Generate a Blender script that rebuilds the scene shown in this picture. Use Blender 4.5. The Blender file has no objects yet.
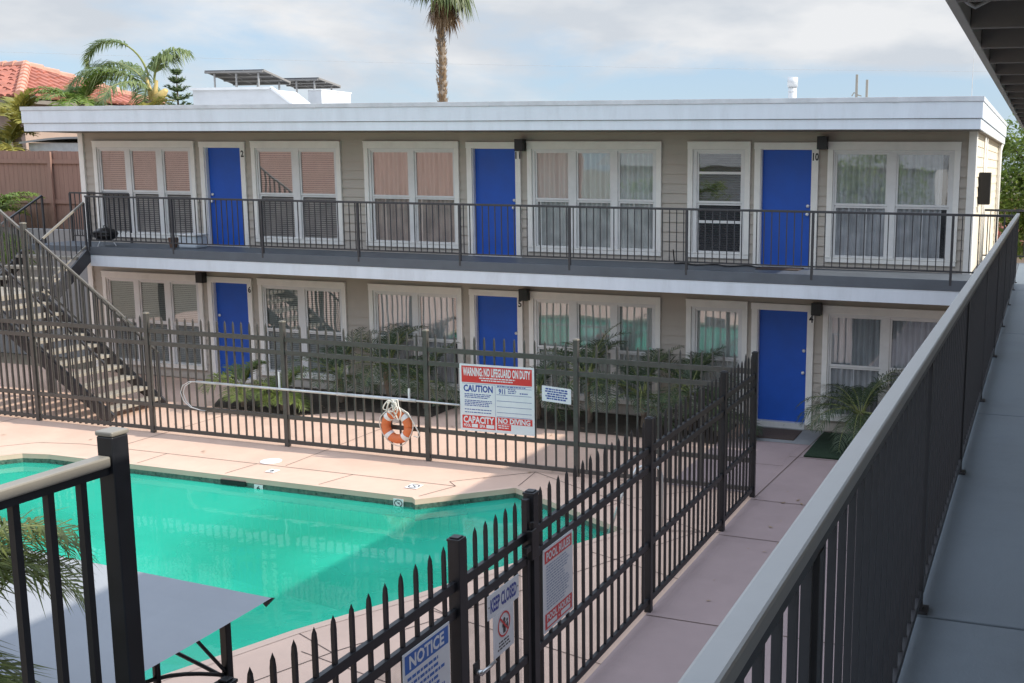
import bpy, bmesh, math, random
from mathutils import Vector, Matrix, noise
from mathutils.geometry import tessellate_polygon
rnd = random.Random(11)
R = math.radians
sc = bpy.context.scene
COL = sc.collection
G = -0.15            # courtyard level
F2 = 2.745           # upper walkway level

# ------------------------------------------------------------------ helpers
class MB:
    """collects polygons and links them as one mesh object"""
    def __init__(s): s.v = []; s.f = []; s.mi = []; s.cur = 0
    def poly(s, pts):
        n = len(s.v); s.v += [tuple(p) for p in pts]; s.f.append(tuple(range(n, n + len(pts)))); s.mi.append(s.cur)
    def box(s, x0, x1, y0, y1, z0, z1):
        s.obox(((x0+x1)/2, (y0+y1)/2, (z0+z1)/2), (1,0,0), (0,1,0), (0,0,1), abs(x1-x0)/2, abs(y1-y0)/2, abs(z1-z0)/2)
    def obox(s, c, a, b, d, la, lb, lc):
        c = Vector(c); a = Vector(a)*la; b = Vector(b)*lb; d = Vector(d)*lc
        n = len(s.v)
        for k in (-1, 1):
            for j in (-1, 1):
                for i in (-1, 1): s.v.append(tuple(c + a*i + b*j + d*k))
        for q in ((0,2,3,1), (4,5,7,6), (0,1,5,4), (2,6,7,3), (0,4,6,2), (1,3,7,5)):
            s.f.append(tuple(n+i for i in q)); s.mi.append(s.cur)
    def bar(s, p, q, w, h, up=(0,0,1)):
        p = Vector(p); q = Vector(q); d = (q-p); L = d.length; d.normalize()
        u = Vector(up); side = d.cross(u)
        if side.length < 1e-4: side = d.cross(Vector((1,0,0)))
        side.normalize(); u = side.cross(d).normalized()
        s.obox((p+q)/2, d, side, u, L/2, w/2, h/2)
    def tube(s, pts, r, n=8, cap=True):
        pts = [Vector(p) for p in pts]; m = len(pts)
        rs = r if isinstance(r, (list, tuple)) else [r]*m
        base = len(s.v); ref = None
        for i, p in enumerate(pts):
            t = (pts[min(i+1, m-1)] - pts[max(i-1, 0)]).normalized()
            if ref is None:
                ref = t.cross(Vector((0,0,1)))
                if ref.length < .05: ref = t.cross(Vector((1,0,0)))
            ref = (ref - t*ref.dot(t)).normalized(); b = t.cross(ref)
            for k in range(n):
                a = 2*math.pi*k/n
                s.v.append(tuple(p + (ref*math.cos(a) + b*math.sin(a))*rs[i]))
        for i in range(m-1):
            for k in range(n):
                a = base+i*n+k; b_ = base+i*n+(k+1) % n
                s.f.append((a, b_, b_+n, a+n)); s.mi.append(s.cur)
        if cap:
            s.f.append(tuple(base+k for k in reversed(range(n)))); s.mi.append(s.cur)
            s.f.append(tuple(base+(m-1)*n+k for k in range(n))); s.mi.append(s.cur)
    def build(s, name, mats, parent=None, smooth=False, bevel=0, kind=None, label=None):
        me = bpy.data.meshes.new(name)
        o0 = origin(parent)
        me.from_pydata([(x-o0[0], y-o0[1], z-o0[2]) for x, y, z in s.v], [], s.f)
        if not isinstance(mats, (list, tuple)): mats = [mats]
        for m in mats: me.materials.append(m)
        for p, i in zip(me.polygons, s.mi): p.material_index = i; p.use_smooth = smooth
        me.update()
        ob = bpy.data.objects.new(name, me); COL.objects.link(ob)
        if parent is not None: ob.parent = parent
        if bevel:
            b = ob.modifiers.new('bevel', 'BEVEL'); b.width = bevel; b.segments = 2; b.limit_method = 'ANGLE'
        if kind: ob['kind'] = kind
        if label: ob['label'] = label
        return ob

def origin(o):
    v = Vector((0,0,0))
    while o is not None: v = v + Vector(o.location); o = o.parent
    return v
def tag(o, label, cat, group=None):
    o['label'] = label; o['category'] = cat
    if group: o['group'] = group
    return o
def thing(name, label, cat, loc, group=None):
    o = bpy.data.objects.new(name, None); COL.objects.link(o); o.location = loc
    o.empty_display_size = .1
    return tag(o, label, cat, group)
def inst(ob, parent, loc):
    """another object that shares the mesh of ob; loc is a world position of the mesh origin"""
    c = ob.copy(); COL.objects.link(c); c.parent = parent
    c.location = Vector(loc) - origin(parent); return c
def dup(root, loc, label, group=None, rz=None):
    r = root.copy(); COL.objects.link(r); r.location = loc; r['label'] = label
    if rz is not None: r.rotation_euler = (0, 0, rz)
    if group: r['group'] = group
    for ch in list(root.children):
        c = ch.copy(); COL.objects.link(c); c.parent = r
        for g in list(ch.children):
            d = g.copy(); COL.objects.link(d); d.parent = c
    return r

# ------------------------------------------------------------------ materials
def nodes(m): return m.node_tree.nodes, m.node_tree.links
def mat(name, col, rough=.6, var=.12, scale=6, bump=0, bscale=60, metal=0, spec=.5, dirt=0, dirtscale=1.2, dirtcol=(.1,.09,.08), stretch=(1,1,1), coat=0):
    m = bpy.data.materials.new(name); m.use_nodes = True
    N, L = nodes(m); b = N['Principled BSDF']
    tc = N.new('ShaderNodeTexCoord'); mp = N.new('ShaderNodeMapping'); mp.inputs['Scale'].default_value = stretch
    L.new(tc.outputs['Object'], mp.inputs['Vector'])
    nz = N.new('ShaderNodeTexNoise'); nz.inputs['Scale'].default_value = scale; nz.inputs['Detail'].default_value = 6; nz.inputs['Roughness'].default_value = .6
    L.new(mp.outputs[0], nz.inputs['Vector'])
    rp = N.new('ShaderNodeMapRange'); rp.inputs['From Min'].default_value = .3; rp.inputs['From Max'].default_value = .7
    rp.inputs['To Min'].default_value = 1-var; rp.inputs['To Max'].default_value = 1+var
    L.new(nz.outputs['Fac'], rp.inputs['Value'])
    mx = N.new('ShaderNodeMix'); mx.data_type = 'RGBA'; mx.blend_type = 'MULTIPLY'; mx.inputs[0].default_value = 1
    mx.inputs[6].default_value = (*col, 1); L.new(rp.outputs[0], mx.inputs[7])
    out = mx.outputs[2]
    if dirt:
        n2 = N.new('ShaderNodeTexNoise'); n2.inputs['Scale'].default_value = dirtscale; n2.inputs['Detail'].default_value = 9; n2.inputs['Roughness'].default_value = .7
        L.new(mp.outputs[0], n2.inputs['Vector'])
        r2 = N.new('ShaderNodeMapRange'); r2.inputs['From Min'].default_value = .5; r2.inputs['From Max'].default_value = .78
        r2.inputs['To Max'].default_value = dirt; L.new(n2.outputs['Fac'], r2.inputs['Value'])
        m2 = N.new('ShaderNodeMix'); m2.data_type = 'RGBA'; L.new(r2.outputs[0], m2.inputs[0])
        L.new(out, m2.inputs[6]); m2.inputs[7].default_value = (*dirtcol, 1); out = m2.outputs[2]
    L.new(out, b.inputs['Base Color'])
    rr = N.new('ShaderNodeMapRange'); rr.inputs['To Min'].default_value = max(.02, rough-.1); rr.inputs['To Max'].default_value = min(1, rough+.1)
    L.new(nz.outputs['Fac'], rr.inputs['Value']); L.new(rr.outputs[0], b.inputs['Roughness'])
    b.inputs['Metallic'].default_value = metal; b.inputs['Specular IOR Level'].default_value = spec
    if coat: b.inputs['Coat Weight'].default_value = coat; b.inputs['Coat Roughness'].default_value = .15
    if bump:
        n3 = N.new('ShaderNodeTexNoise'); n3.inputs['Scale'].default_value = bscale; n3.inputs['Detail'].default_value = 4
        L.new(mp.outputs[0], n3.inputs['Vector'])
        bp = N.new('ShaderNodeBump'); bp.inputs['Strength'].default_value = bump; bp.inputs['Distance'].default_value = .01
        L.new(n3.outputs['Fac'], bp.inputs['Height']); L.new(bp.outputs[0], b.inputs['Normal'])
    return m
def leafmat(name, col, col2, trans=.35, rough=.45):
    m = bpy.data.materials.new(name); m.use_nodes = True
    N, L = nodes(m); b = N['Principled BSDF']; out = N['Material Output']
    g = N.new('ShaderNodeNewGeometry'); r = N.new('ShaderNodeValToRGB')
    r.color_ramp.elements[0].color = (*col, 1); r.color_ramp.elements[1].color = (*col2, 1)
    tc = N.new('ShaderNodeTexCoord'); nz = N.new('ShaderNodeTexNoise'); nz.inputs['Scale'].default_value = 2.5; nz.inputs['Detail'].default_value = 3
    L.new(tc.outputs['Object'], nz.inputs['Vector'])
    ad = N.new('ShaderNodeMath'); ad.operation = 'MULTIPLY_ADD'; ad.inputs[1].default_value = .5; L.new(g.outputs['Random Per Island'], ad.inputs[0])
    m3 = N.new('ShaderNodeMapRange'); m3.inputs['From Min'].default_value = .3; m3.inputs['From Max'].default_value = .7; m3.inputs['To Max'].default_value = .5
    L.new(nz.outputs['Fac'], m3.inputs['Value']); L.new(m3.outputs[0], ad.inputs[2])
    L.new(ad.outputs[0], r.inputs[0]); L.new(r.outputs[0], b.inputs['Base Color'])
    b.inputs['Roughness'].default_value = rough
    t = N.new('ShaderNodeBsdfTranslucent'); L.new(r.outputs[0], t.inputs['Color'])
    mx = N.new('ShaderNodeMixShader'); mx.inputs[0].default_value = trans
    L.new(b.outputs[0], mx.inputs[1]); L.new(t.outputs[0], mx.inputs[2]); L.new(mx.outputs[0], out.inputs['Surface'])
    return m
def glassmat(name, base=.14, tint=(.93,.96,.96)):
    m = bpy.data.materials.new(name); m.use_nodes = True
    N, L = nodes(m); N.remove(N['Principled BSDF']); out = N['Material Output']
    t = N.new('ShaderNodeBsdfTransparent'); t.inputs[0].default_value = (*tint, 1)
    g = N.new('ShaderNodeBsdfGlossy'); g.inputs['Roughness'].default_value = .02; g.inputs['Color'].default_value = (.95,.97,1,1)
    tc = N.new('ShaderNodeTexCoord'); nz = N.new('ShaderNodeTexNoise'); nz.inputs['Scale'].default_value = 1.6; nz.inputs['Detail'].default_value = 1
    L.new(tc.outputs['Object'], nz.inputs['Vector'])
    bp = N.new('ShaderNodeBump'); bp.inputs['Strength'].default_value = .07; bp.inputs['Distance'].default_value = .02
    L.new(nz.outputs['Fac'], bp.inputs['Height']); L.new(bp.outputs[0], g.inputs['Normal'])
    f = N.new('ShaderNodeFresnel'); f.inputs[0].default_value = 1.5
    a = N.new('ShaderNodeMath'); a.operation = 'MULTIPLY_ADD'; a.use_clamp = True; a.inputs[1].default_value = 1.2; a.inputs[2].default_value = base
    L.new(f.outputs[0], a.inputs[0])
    mx = N.new('ShaderNodeMixShader'); L.new(a.outputs[0], mx.inputs[0]); L.new(t.outputs[0], mx.inputs[1]); L.new(g.outputs[0], mx.inputs[2])
    L.new(mx.outputs[0], out.inputs['Surface']); return m
def meshmat(name, col, keep, scale, thr=.5):
    """woven screen: part see-through, part thread"""
    m = bpy.data.materials.new(name); m.use_nodes = True
    N, L = nodes(m); b = N['Principled BSDF']; out = N['Material Output']
    b.inputs['Base Color'].default_value = (*col, 1); b.inputs['Roughness'].default_value = .7
    t = N.new('ShaderNodeBsdfTransparent')
    tc = N.new('ShaderNodeTexCoord'); nz = N.new('ShaderNodeTexNoise'); nz.inputs['Scale'].default_value = scale
    L.new(tc.outputs['Object'], nz.inputs['Vector'])
    r = N.new('ShaderNodeMapRange'); r.inputs['From Min'].default_value = .35; r.inputs['From Max'].default_value = .65
    r.inputs['To Min'].default_value = keep-.08; r.inputs['To Max'].default_value = keep+.08; L.new(nz.outputs['Fac'], r.inputs['Value'])
    mx = N.new('ShaderNodeMixShader'); L.new(r.outputs[0], mx.inputs[0]); L.new(t.outputs[0], mx.inputs[1]); L.new(b.outputs[0], mx.inputs[2])
    L.new(mx.outputs[0], out.inputs['Surface']); return m

M = {}
M['siding'] = mat('siding_paint', (.49,.445,.39), .7, .05, 3, .15, 40, dirt=.12, dirtscale=1.5)
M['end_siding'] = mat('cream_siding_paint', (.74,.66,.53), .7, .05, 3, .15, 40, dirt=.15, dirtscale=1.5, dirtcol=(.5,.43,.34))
M['trim'] = mat('white_trim_paint', (.88,.865,.82), .5, .04, 4, dirt=.1, dirtscale=2.5)
M['fascia'] = mat('fascia_paint', (.70,.755,.82), .5, .05, 2.5, dirt=.4, dirtscale=1.6, dirtcol=(.46,.48,.50), stretch=(1.6,1.6,.35))
M['fascia_flash'] = mat('roof_edge_metal', (.62,.64,.67), .45, .12, 3, dirt=.35, dirtscale=2.2, dirtcol=(.33,.34,.36))
M['door'] = mat('blue_door_paint', (.010,.095,.50), .5, .07, 3, .05, 30)
M['black_metal'] = mat('black_metal', (.010,.011,.014), .42, .25, 9, dirt=.2, dirtscale=5, dirtcol=(.035,.035,.04))
M['bronze_metal'] = mat('bronze_fence_metal', (.066,.063,.058), .38, .2, 9, dirt=.25, dirtscale=6, dirtcol=(.13,.12,.10))
M['bronze_light'] = mat('weathered_bronze_cap', (.13,.12,.105), .42, .15, 6)
M['rail_metal'] = mat('dark_grey_rail_paint', (.045,.045,.05), .45, .15, 8)
M['rail_cap'] = mat('pale_grey_rail_cap', (.38,.385,.38), .38, .08, 5, .08, 25, dirt=.3, dirtscale=3, dirtcol=(.33,.31,.28))
M['tan_cap'] = mat('tan_rail_cap', (.23,.21,.175), .42, .08, 5, .08, 25, dirt=.2, dirtscale=4, dirtcol=(.28,.25,.21))
M['deck'] = mat('pink_pool_deck', (.64,.45,.35), .75, .07, 1.4, .25, 90, dirt=.35, dirtscale=.8, dirtcol=(.48,.33,.25))
M['coping'] = mat('pool_coping', (.64,.46,.36), .7, .06, 1.7, .2, 90, dirt=.3, dirtscale=1.1, dirtcol=(.52,.38,.28))
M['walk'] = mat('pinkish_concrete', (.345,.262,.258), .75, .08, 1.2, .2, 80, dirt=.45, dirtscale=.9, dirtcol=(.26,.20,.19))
M['joint'] = mat('dark_joint', (.13,.09,.075), .9, .2, 8)
M['pad'] = mat('grey_concrete_pad', (.27,.275,.28), .75, .12, 2, .2, 80, dirt=.4, dirtcol=(.17,.17,.17))
M['walkway'] = mat('painted_walkway', (.17,.205,.24), .5, .06, 1.2, .15, 120, dirt=.55, dirtscale=.9, dirtcol=(.105,.125,.145))
M['balcony_floor'] = mat('balcony_floor_paint', (.105,.12,.14), .55, .1, 3)
M['soffit'] = mat('soffit_paint', (.20,.175,.15), .7, .08, 3)
M['eave'] = mat('dark_eave_paint', (.21,.20,.19), .6, .1, 4)
M['eave_fascia'] = mat('eave_fascia_paint', (.42,.42,.41), .5, .1, 4)
M['dark'] = mat('dark_interior', (.02,.02,.02), .9, .1)
M['blind'] = mat('blind_slats', (.68,.62,.56), .5, .06)
M['blind_grey'] = mat('grey_blind_slats', (.60,.63,.59), .5, .06)
M['blind_dark'] = mat('dark_blind_slats', (.11,.11,.115), .5, .06)
M['curtain_grey'] = mat('grey_curtain', (.74,.77,.80), .9, .15, 3, stretch=(6,1,.4))
M['curtain_pale'] = mat('pale_curtain', (.90,.93,.90), .9, .1, 3, stretch=(6,1,.4))
M['curtain_teal'] = mat('teal_curtain', (.82,.86,.83), .9, .12, 3, stretch=(6,1,.4))
M['curtain_pink'] = mat('pink_curtain', (.80,.68,.60), .9, .12, 3, stretch=(6,1,.4))
M['glass'] = glassmat('window_glass', .16)
M['glass_dark'] = glassmat('window_glass_reflective', .33)
M['screen'] = meshmat('insect_screen', (.085,.09,.10), .40, 3)
M['mesh_screen'] = meshmat('fence_mesh', (.16,.15,.15), .33, 6)
M['steel'] = mat('brushed_steel', (.55,.55,.55), .3, .1, 9, metal=.9)
M['chrome'] = mat('satin_chrome', (.78,.78,.77), .3, .06, 9, metal=.25)
M['galv'] = mat('galvanised_pipe', (.60,.61,.61), .4, .15, 6, metal=.3)
M['white'] = mat('white_paint', (.78,.78,.77), .5, .05, 3, dirt=.15, dirtscale=2)
M['white_stucco'] = mat('white_stucco', (.60,.61,.62), .8, .05, 3, .3, 60, dirt=.2, dirtcol=(.5,.49,.47))
M['sign_white'] = mat('sign_white', (.72,.75,.78), .35, .04, 4, dirt=.1, dirtscale=6)
M['sign_red'] = mat('sign_red', (.62,.035,.035), .35, .08, 6)
M['sign_blue'] = mat('sign_blue', (.02,.05,.30), .35, .05, 6)
M['sign_notice'] = mat('sign_notice_blue', (.015,.12,.45), .35, .06, 6)
M['sign_grey'] = mat('sign_text_grey', (.28,.36,.48), .4, .1, 6)
M['sign_black'] = mat('sign_black', (.015,.015,.02), .4, .05, 6)
M['orange'] = mat('life_ring_orange', (.66,.17,.055), .55, .1, 6, dirt=.2, dirtscale=6, dirtcol=(.45,.14,.06))
M['rope'] = mat('white_rope', (.70,.67,.60), .8, .15, 20)
M['wood_fence'] = mat('pink_brown_fence_boards', (.31,.185,.145), .8, .12, 3, .3, 50, stretch=(4,4,.4), dirt=.25, dirtcol=(.28,.15,.12))
M['wood_fence_brightened'] = mat('brightened_fence_boards', (.66,.42,.34), .8, .12, 3, .3, 50, stretch=(4,4,.4), dirt=.25, dirtcol=(.45,.27,.21))  # fence colour raised so the boards look sunlit in the panes
M['tile'] = mat('red_clay_tile', (.38,.14,.10), .8, .3, 2.2, .3, 40, dirt=.45, dirtscale=1.4, dirtcol=(.36,.14,.09))
M['tile_cap'] = mat('clay_ridge_tile', (.58,.30,.22), .8, .2, 4, .3, 40)
M['cream'] = mat('cream_stucco', (.60,.47,.36), .85, .06, 3, .3, 50)
M['house_wall'] = mat('pinkish_stucco', (.40,.30,.25), .85, .08, 3, .3, 50)
M['concrete'] = mat('stair_concrete', (.31,.28,.235), .8, .1, 4, .3, 60, dirt=.35, dirtscale=3, dirtcol=(.33,.28,.23))
M['ground'] = mat('bare_ground', (.20,.165,.12), .95, .2, .5, .4, 10, dirt=.5, dirtcol=(.09,.10,.05))
M['soil'] = mat('planting_soil', (.055,.042,.03), .95, .4, 9, .8, 30)
M['turf'] = mat('artificial_turf', (.012,.032,.012), .95, .35, 30, .8, 200)
M['mat_brown'] = mat('brown_door_mat', (.075,.052,.042), .95, .2, 20, .6, 160)
M['grey_fabric'] = mat('canopy_fabric', (.265,.28,.305), .8, .06, 2, .12, 220, dirt=.3, dirtscale=2.2, dirtcol=(.23,.24,.26))
M['tile_band'] = mat('pool_waterline_tile', (.075,.12,.095), .3, .6, 16, dirt=.6, dirtscale=18, dirtcol=(.28,.29,.22))
M['plaster'] = mat('pool_plaster', (.24,.80,.60), .7, .06, .6, dirt=.2, dirtscale=.5, dirtcol=(.17,.66,.48))
M['trunk'] = mat('palm_trunk', (.26,.21,.165), .9, .3, 7, .7, 20, dirt=.4, dirtscale=9, dirtcol=(.13,.10,.08))
M['bark'] = mat('tree_bark', (.12,.09,.07), .9, .3, 7, .7, 20)
M['rachis'] = mat('frond_stalk', (.22,.24,.08), .6, .2, 5)
M['boot'] = mat('palm_boot', (.52,.40,.16), .7, .2, 5)
M['pygmy'] = leafmat('dark_palm_leaf', (.028,.052,.024), (.10,.15,.07), .3)
M['pygmy_bright'] = leafmat('bright_palm_leaf', (.06,.105,.025), (.20,.25,.065), .35)
M['queen'] = leafmat('queen_palm_leaf', (.10,.18,.06), (.36,.42,.19), .5)
M['near'] = leafmat('near_palm_leaf', (.05,.085,.02), (.27,.31,.08), .45)
M['fan'] = leafmat('fan_palm_leaf', (.05,.09,.02), (.16,.19,.06), .3)
M['dead'] = leafmat('dead_palm_leaf', (.30,.20,.12), (.42,.31,.20), .2)
M['yellow'] = leafmat('yellow_green_leaf', (.18,.19,.04), (.46,.40,.10), .4)
M['lime'] = leafmat('lime_fern_leaf', (.09,.17,.025), (.24,.33,.07), .35)
M['tree'] = leafmat('tree_leaf', (.08,.15,.03), (.36,.44,.10), .5)
M['pine'] = leafmat('pine_needles', (.04,.08,.03), (.12,.17,.05), .2)
M['panel'] = mat('solar_panel_back', (.075,.07,.068), .5, .2, 2)
M['panel_dark'] = mat('solar_panel_cells', (.02,.025,.045), .2, .2, 2)
M['panel_frame'] = mat('dull_frame_metal', (.22,.21,.20), .5, .1, 5)
M['alu'] = mat('aluminium_frame', (.50,.50,.50), .4, .08, 5, metal=.6)
M['blue_box'] = mat('pale_plastic', (.60,.66,.72), .5, .06)
M['brown'] = mat('brown_clay', (.16,.09,.06), .8, .15)
M['black_plastic'] = mat('black_plastic', (.006,.006,.007), .4, .15)
M['shingle'] = mat('grey_shed_roof', (.30,.30,.29), .8, .15, 3)

def watermat():
    m = bpy.data.materials.new('pool_water'); m.use_nodes = True
    N, L = nodes(m); N.remove(N['Principled BSDF']); out = N['Material Output']
    t = N.new('ShaderNodeBsdfTransparent'); t.inputs[0].default_value = (.55,1,.86,1)
    d = N.new('ShaderNodeBsdfDiffuse'); d.inputs[0].default_value = (.045,.62,.44,1)
    g = N.new('ShaderNodeBsdfGlossy'); g.inputs['Roughness'].default_value = .015
    tc = N.new('ShaderNodeTexCoord'); nz = N.new('ShaderNodeTexNoise'); nz.inputs['Scale'].default_value = 3.2; nz.inputs['Detail'].default_value = 3
    L.new(tc.outputs['Object'], nz.inputs['Vector'])
    bp = N.new('ShaderNodeBump'); bp.inputs['Strength'].default_value = .10; bp.inputs['Distance'].default_value = .02
    L.new(nz.outputs['Fac'], bp.inputs['Height']); L.new(bp.outputs[0], g.inputs['Normal'])
    n2 = N.new('ShaderNodeTexNoise'); n2.inputs['Scale'].default_value = .35; n2.inputs['Detail'].default_value = 3; L.new(tc.outputs['Object'], n2.inputs['Vector'])
    r2 = N.new('ShaderNodeMapRange'); r2.inputs['From Min'].default_value = .35; r2.inputs['From Max'].default_value = .65; r2.inputs['To Min'].default_value = .32; r2.inputs['To Max'].default_value = .58
    L.new(n2.outputs['Fac'], r2.inputs['Value'])
    m1 = N.new('ShaderNodeMixShader'); L.new(r2.outputs[0], m1.inputs[0]); L.new(t.outputs[0], m1.inputs[1]); L.new(d.outputs[0], m1.inputs[2])
    f = N.new('ShaderNodeFresnel'); f.inputs[0].default_value = 1.33; L.new(bp.outputs[0], f.inputs['Normal'])
    m2 = N.new('ShaderNodeMixShader'); L.new(f.outputs[0], m2.inputs[0]); L.new(m1.outputs[0], m2.inputs[1]); L.new(g.outputs[0], m2.inputs[2])
    L.new(m2.outputs[0], out.inputs['Surface']); return m
M['water'] = watermat()

# ------------------------------------------------------------------ ground, pool
POOL = [(-12.35,-6.9),(-12.25,-6.35),(-11.95,-6.0),(-11.5,-5.9),(-4.87,-5.94),(-4.78,-6.02),(-3.73,-5.03),(-3.26,-5.30),(-2.40,-5.77),(-1.60,-6.22),
        (-1.86,-6.76),(-2.45,-7.96),(-2.96,-9.06),(-3.57,-10.22),(-4.12,-11.6),(-4.5,-12.4),(-12.35,-12.4)]
def sheet(name, outer, holes, z, m, kind='structure'):
    loops = [[Vector((x, y, 0)) for x, y in outer]] + [[Vector((x, y, 0)) for x, y in h] for h in holes]
    flat = [p for l in loops for p in l]
    mb = MB()
    for tri in tessellate_polygon(loops):
        a, b, c = [flat[i] for i in tri]
        if (b-a).cross(c-a).z < 0: b, c = c, b
        mb.poly([(a.x, a.y, z), (b.x, b.y, z), (c.x, c.y, z)])
    o = mb.build(name, m); o['kind'] = kind; return o
def rect(x0, x1, y0, y1): return [(x0,y0),(x1,y0),(x1,y1),(x0,y1)]
sheet('ground', rect(-1500,1500,-1500,2500), [POOL], G-.012, M['ground'])
sheet('pool_deck', rect(-22,-.402,-20,0), [POOL], G, M['deck'])
sheet('path_and_shade_sheet', rect(-.40,4.46,-22,0), [], G+.002, M['walk'])  # the path itself, beside the fence
sheet('path_and_shade_sheet', rect(-1.74,-.402,-4.08,-1.065), [], G+.002, M['walk'])  # darker sheet over the deck, its colour deepens the shade by the door
sheet('grey_path_pad', rect(-1.5,-.17,-1.06,-.001), [], G+.006, M['pad'])
sheet('planting_bed', [(-12.0,-.02),(-12.0,-1.5),(-11.6,-2.15),(-9.6,-2.2),(-8.9,-1.5),(-7.25,-1.45),(-7.25,-.02)], [], G+.008, M['soil'])
sheet('planting_bed', rect(-5.95,-1.75,-1.55,-.02), [], G+.008, M['soil'])
# deck joints: thin grooves drawn as dark strips
def strip(mb, p, q, w=.012, z=G+.004):
    p = Vector((*p, z)); q = Vector((*q, z)); d = (q-p).normalized(); s = Vector((-d.y, d.x, 0))*w/2
    mb.poly([p-s, q-s, q+s, p+s])
mb = MB()
def offs(poly, d):
    out = []; n = len(poly)
    for i in range(n):
        a, b, c = Vector(poly[i-1]), Vector(poly[i]), Vector(poly[(i+1) % n])
        d1 = (b-a).normalized(); d2 = (c-b).normalized()
        n1 = Vector((-d1.y, d1.x)); n2 = Vector((-d2.y, d2.x)); m_ = (n1+n2)
        m_ = m_.normalized() if m_.length > 1e-3 else n1
        k = d/max(.5, m_.dot(n1)); out.append(tuple(b+m_*k))
    return out
area = sum(POOL[i-1][0]*POOL[i][1]-POOL[i][0]*POOL[i-1][1] for i in range(len(POOL)))
sgn = 1 if area < 0 else -1
OFF = offs(POOL, .72*sgn)
for i in range(len(OFF)): strip(mb, OFF[i-1], OFF[i])
for i in range(len(POOL)):
    a, b = Vector(POOL[i-1]), Vector(POOL[i]); oa, ob = Vector(OFF[i-1]), Vector(OFF[i])
    L = (b-a).length
    if L > 2.2:
        k = int(L/1.6)
        for j in range(1, k): strip(mb, a.lerp(b, j/k), oa.lerp(ob, j/k))
    if L > .9: strip(mb, b, ob)
for x in (-14.2,-10.9,-7.6): strip(mb, (x,-5.15), (x,-1.5))
for y in (-2.5,): strip(mb, (-17,y), (-.35,y))
for p, q in (((-12.35,-9.0),(-18,-9.0)), ((-4.3,-12.4),(-.4,-12.9)), ((-.4,-7.6),(-1.7,-7.1)), ((-.4,-9.9),(-2.6,-9.3)), ((-.4,-5.9),(-1.1,-6.1)), ((-1.2,-4.2),(-2.3,-5.2)), ((-.4,-11.3),(-3.2,-10.6))): strip(mb, p, q)
o = mb.build('deck_joints', M['joint']); o['kind'] = 'structure'
mb = MB()
for y in (-1.9,-4.37,-5.98,-8.68,-11.4,-14.1,-16.8): strip(mb, (-.39,y), (4.4,y-.12), .014, G+.006)
strip(mb, (-.36,-4.3), (-.17,-.02), .016, G+.0075); strip(mb, (2.0,-20), (2.0,-.1), .012, G+.006)
o = mb.build('path_joints', M['joint']); o['kind'] = 'structure'
# coping lip, tile band, shell, water
mb = MB()
n = len(POOL)
WL = G-.135
for i in range(n):
    a, b = POOL[i-1], POOL[i]
    for (z0, z1, k) in ((G-.065, G, 0), (G-.30, G-.065, 1), (G-2.0, G-.30, 2)):
        mb.cur = k; mb.poly([(a[0],a[1],z0),(b[0],b[1],z0),(b[0],b[1],z1),(a[0],a[1],z1)])
mb.cur = 2
for tri in tessellate_polygon([[Vector((x,y,0)) for x, y in POOL]]):
    mb.poly([(POOL[i][0], POOL[i][1], G-2.0 + (0 if POOL[i][0] > -8 else .8)) for i in tri])
o = mb.build('pool_basin', [M['coping'], M['tile_band'], M['plaster']]); o['kind'] = 'structure'
sheet('pool_water', offs(POOL, -.002*sgn), [], WL, M['water'])
# tread strip of rounded coping, raised lip
mb = MB()
lipO = offs(POOL, .10*sgn)
for i in range(n):
    a, b, c, d = POOL[i-1], POOL[i], lipO[i], lipO[i-1]
    mb.poly([(a[0],a[1],G+.012),(b[0],b[1],G+.012),(c[0],c[1],G+.004),(d[0],d[1],G+.004)])
    mb.poly([(a[0],a[1],G-.001),(b[0],b[1],G-.001),(b[0],b[1],G+.012),(a[0],a[1],G+.012)])
o = mb.build('pool_coping', M['coping']); o['kind'] = 'structure'

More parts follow.
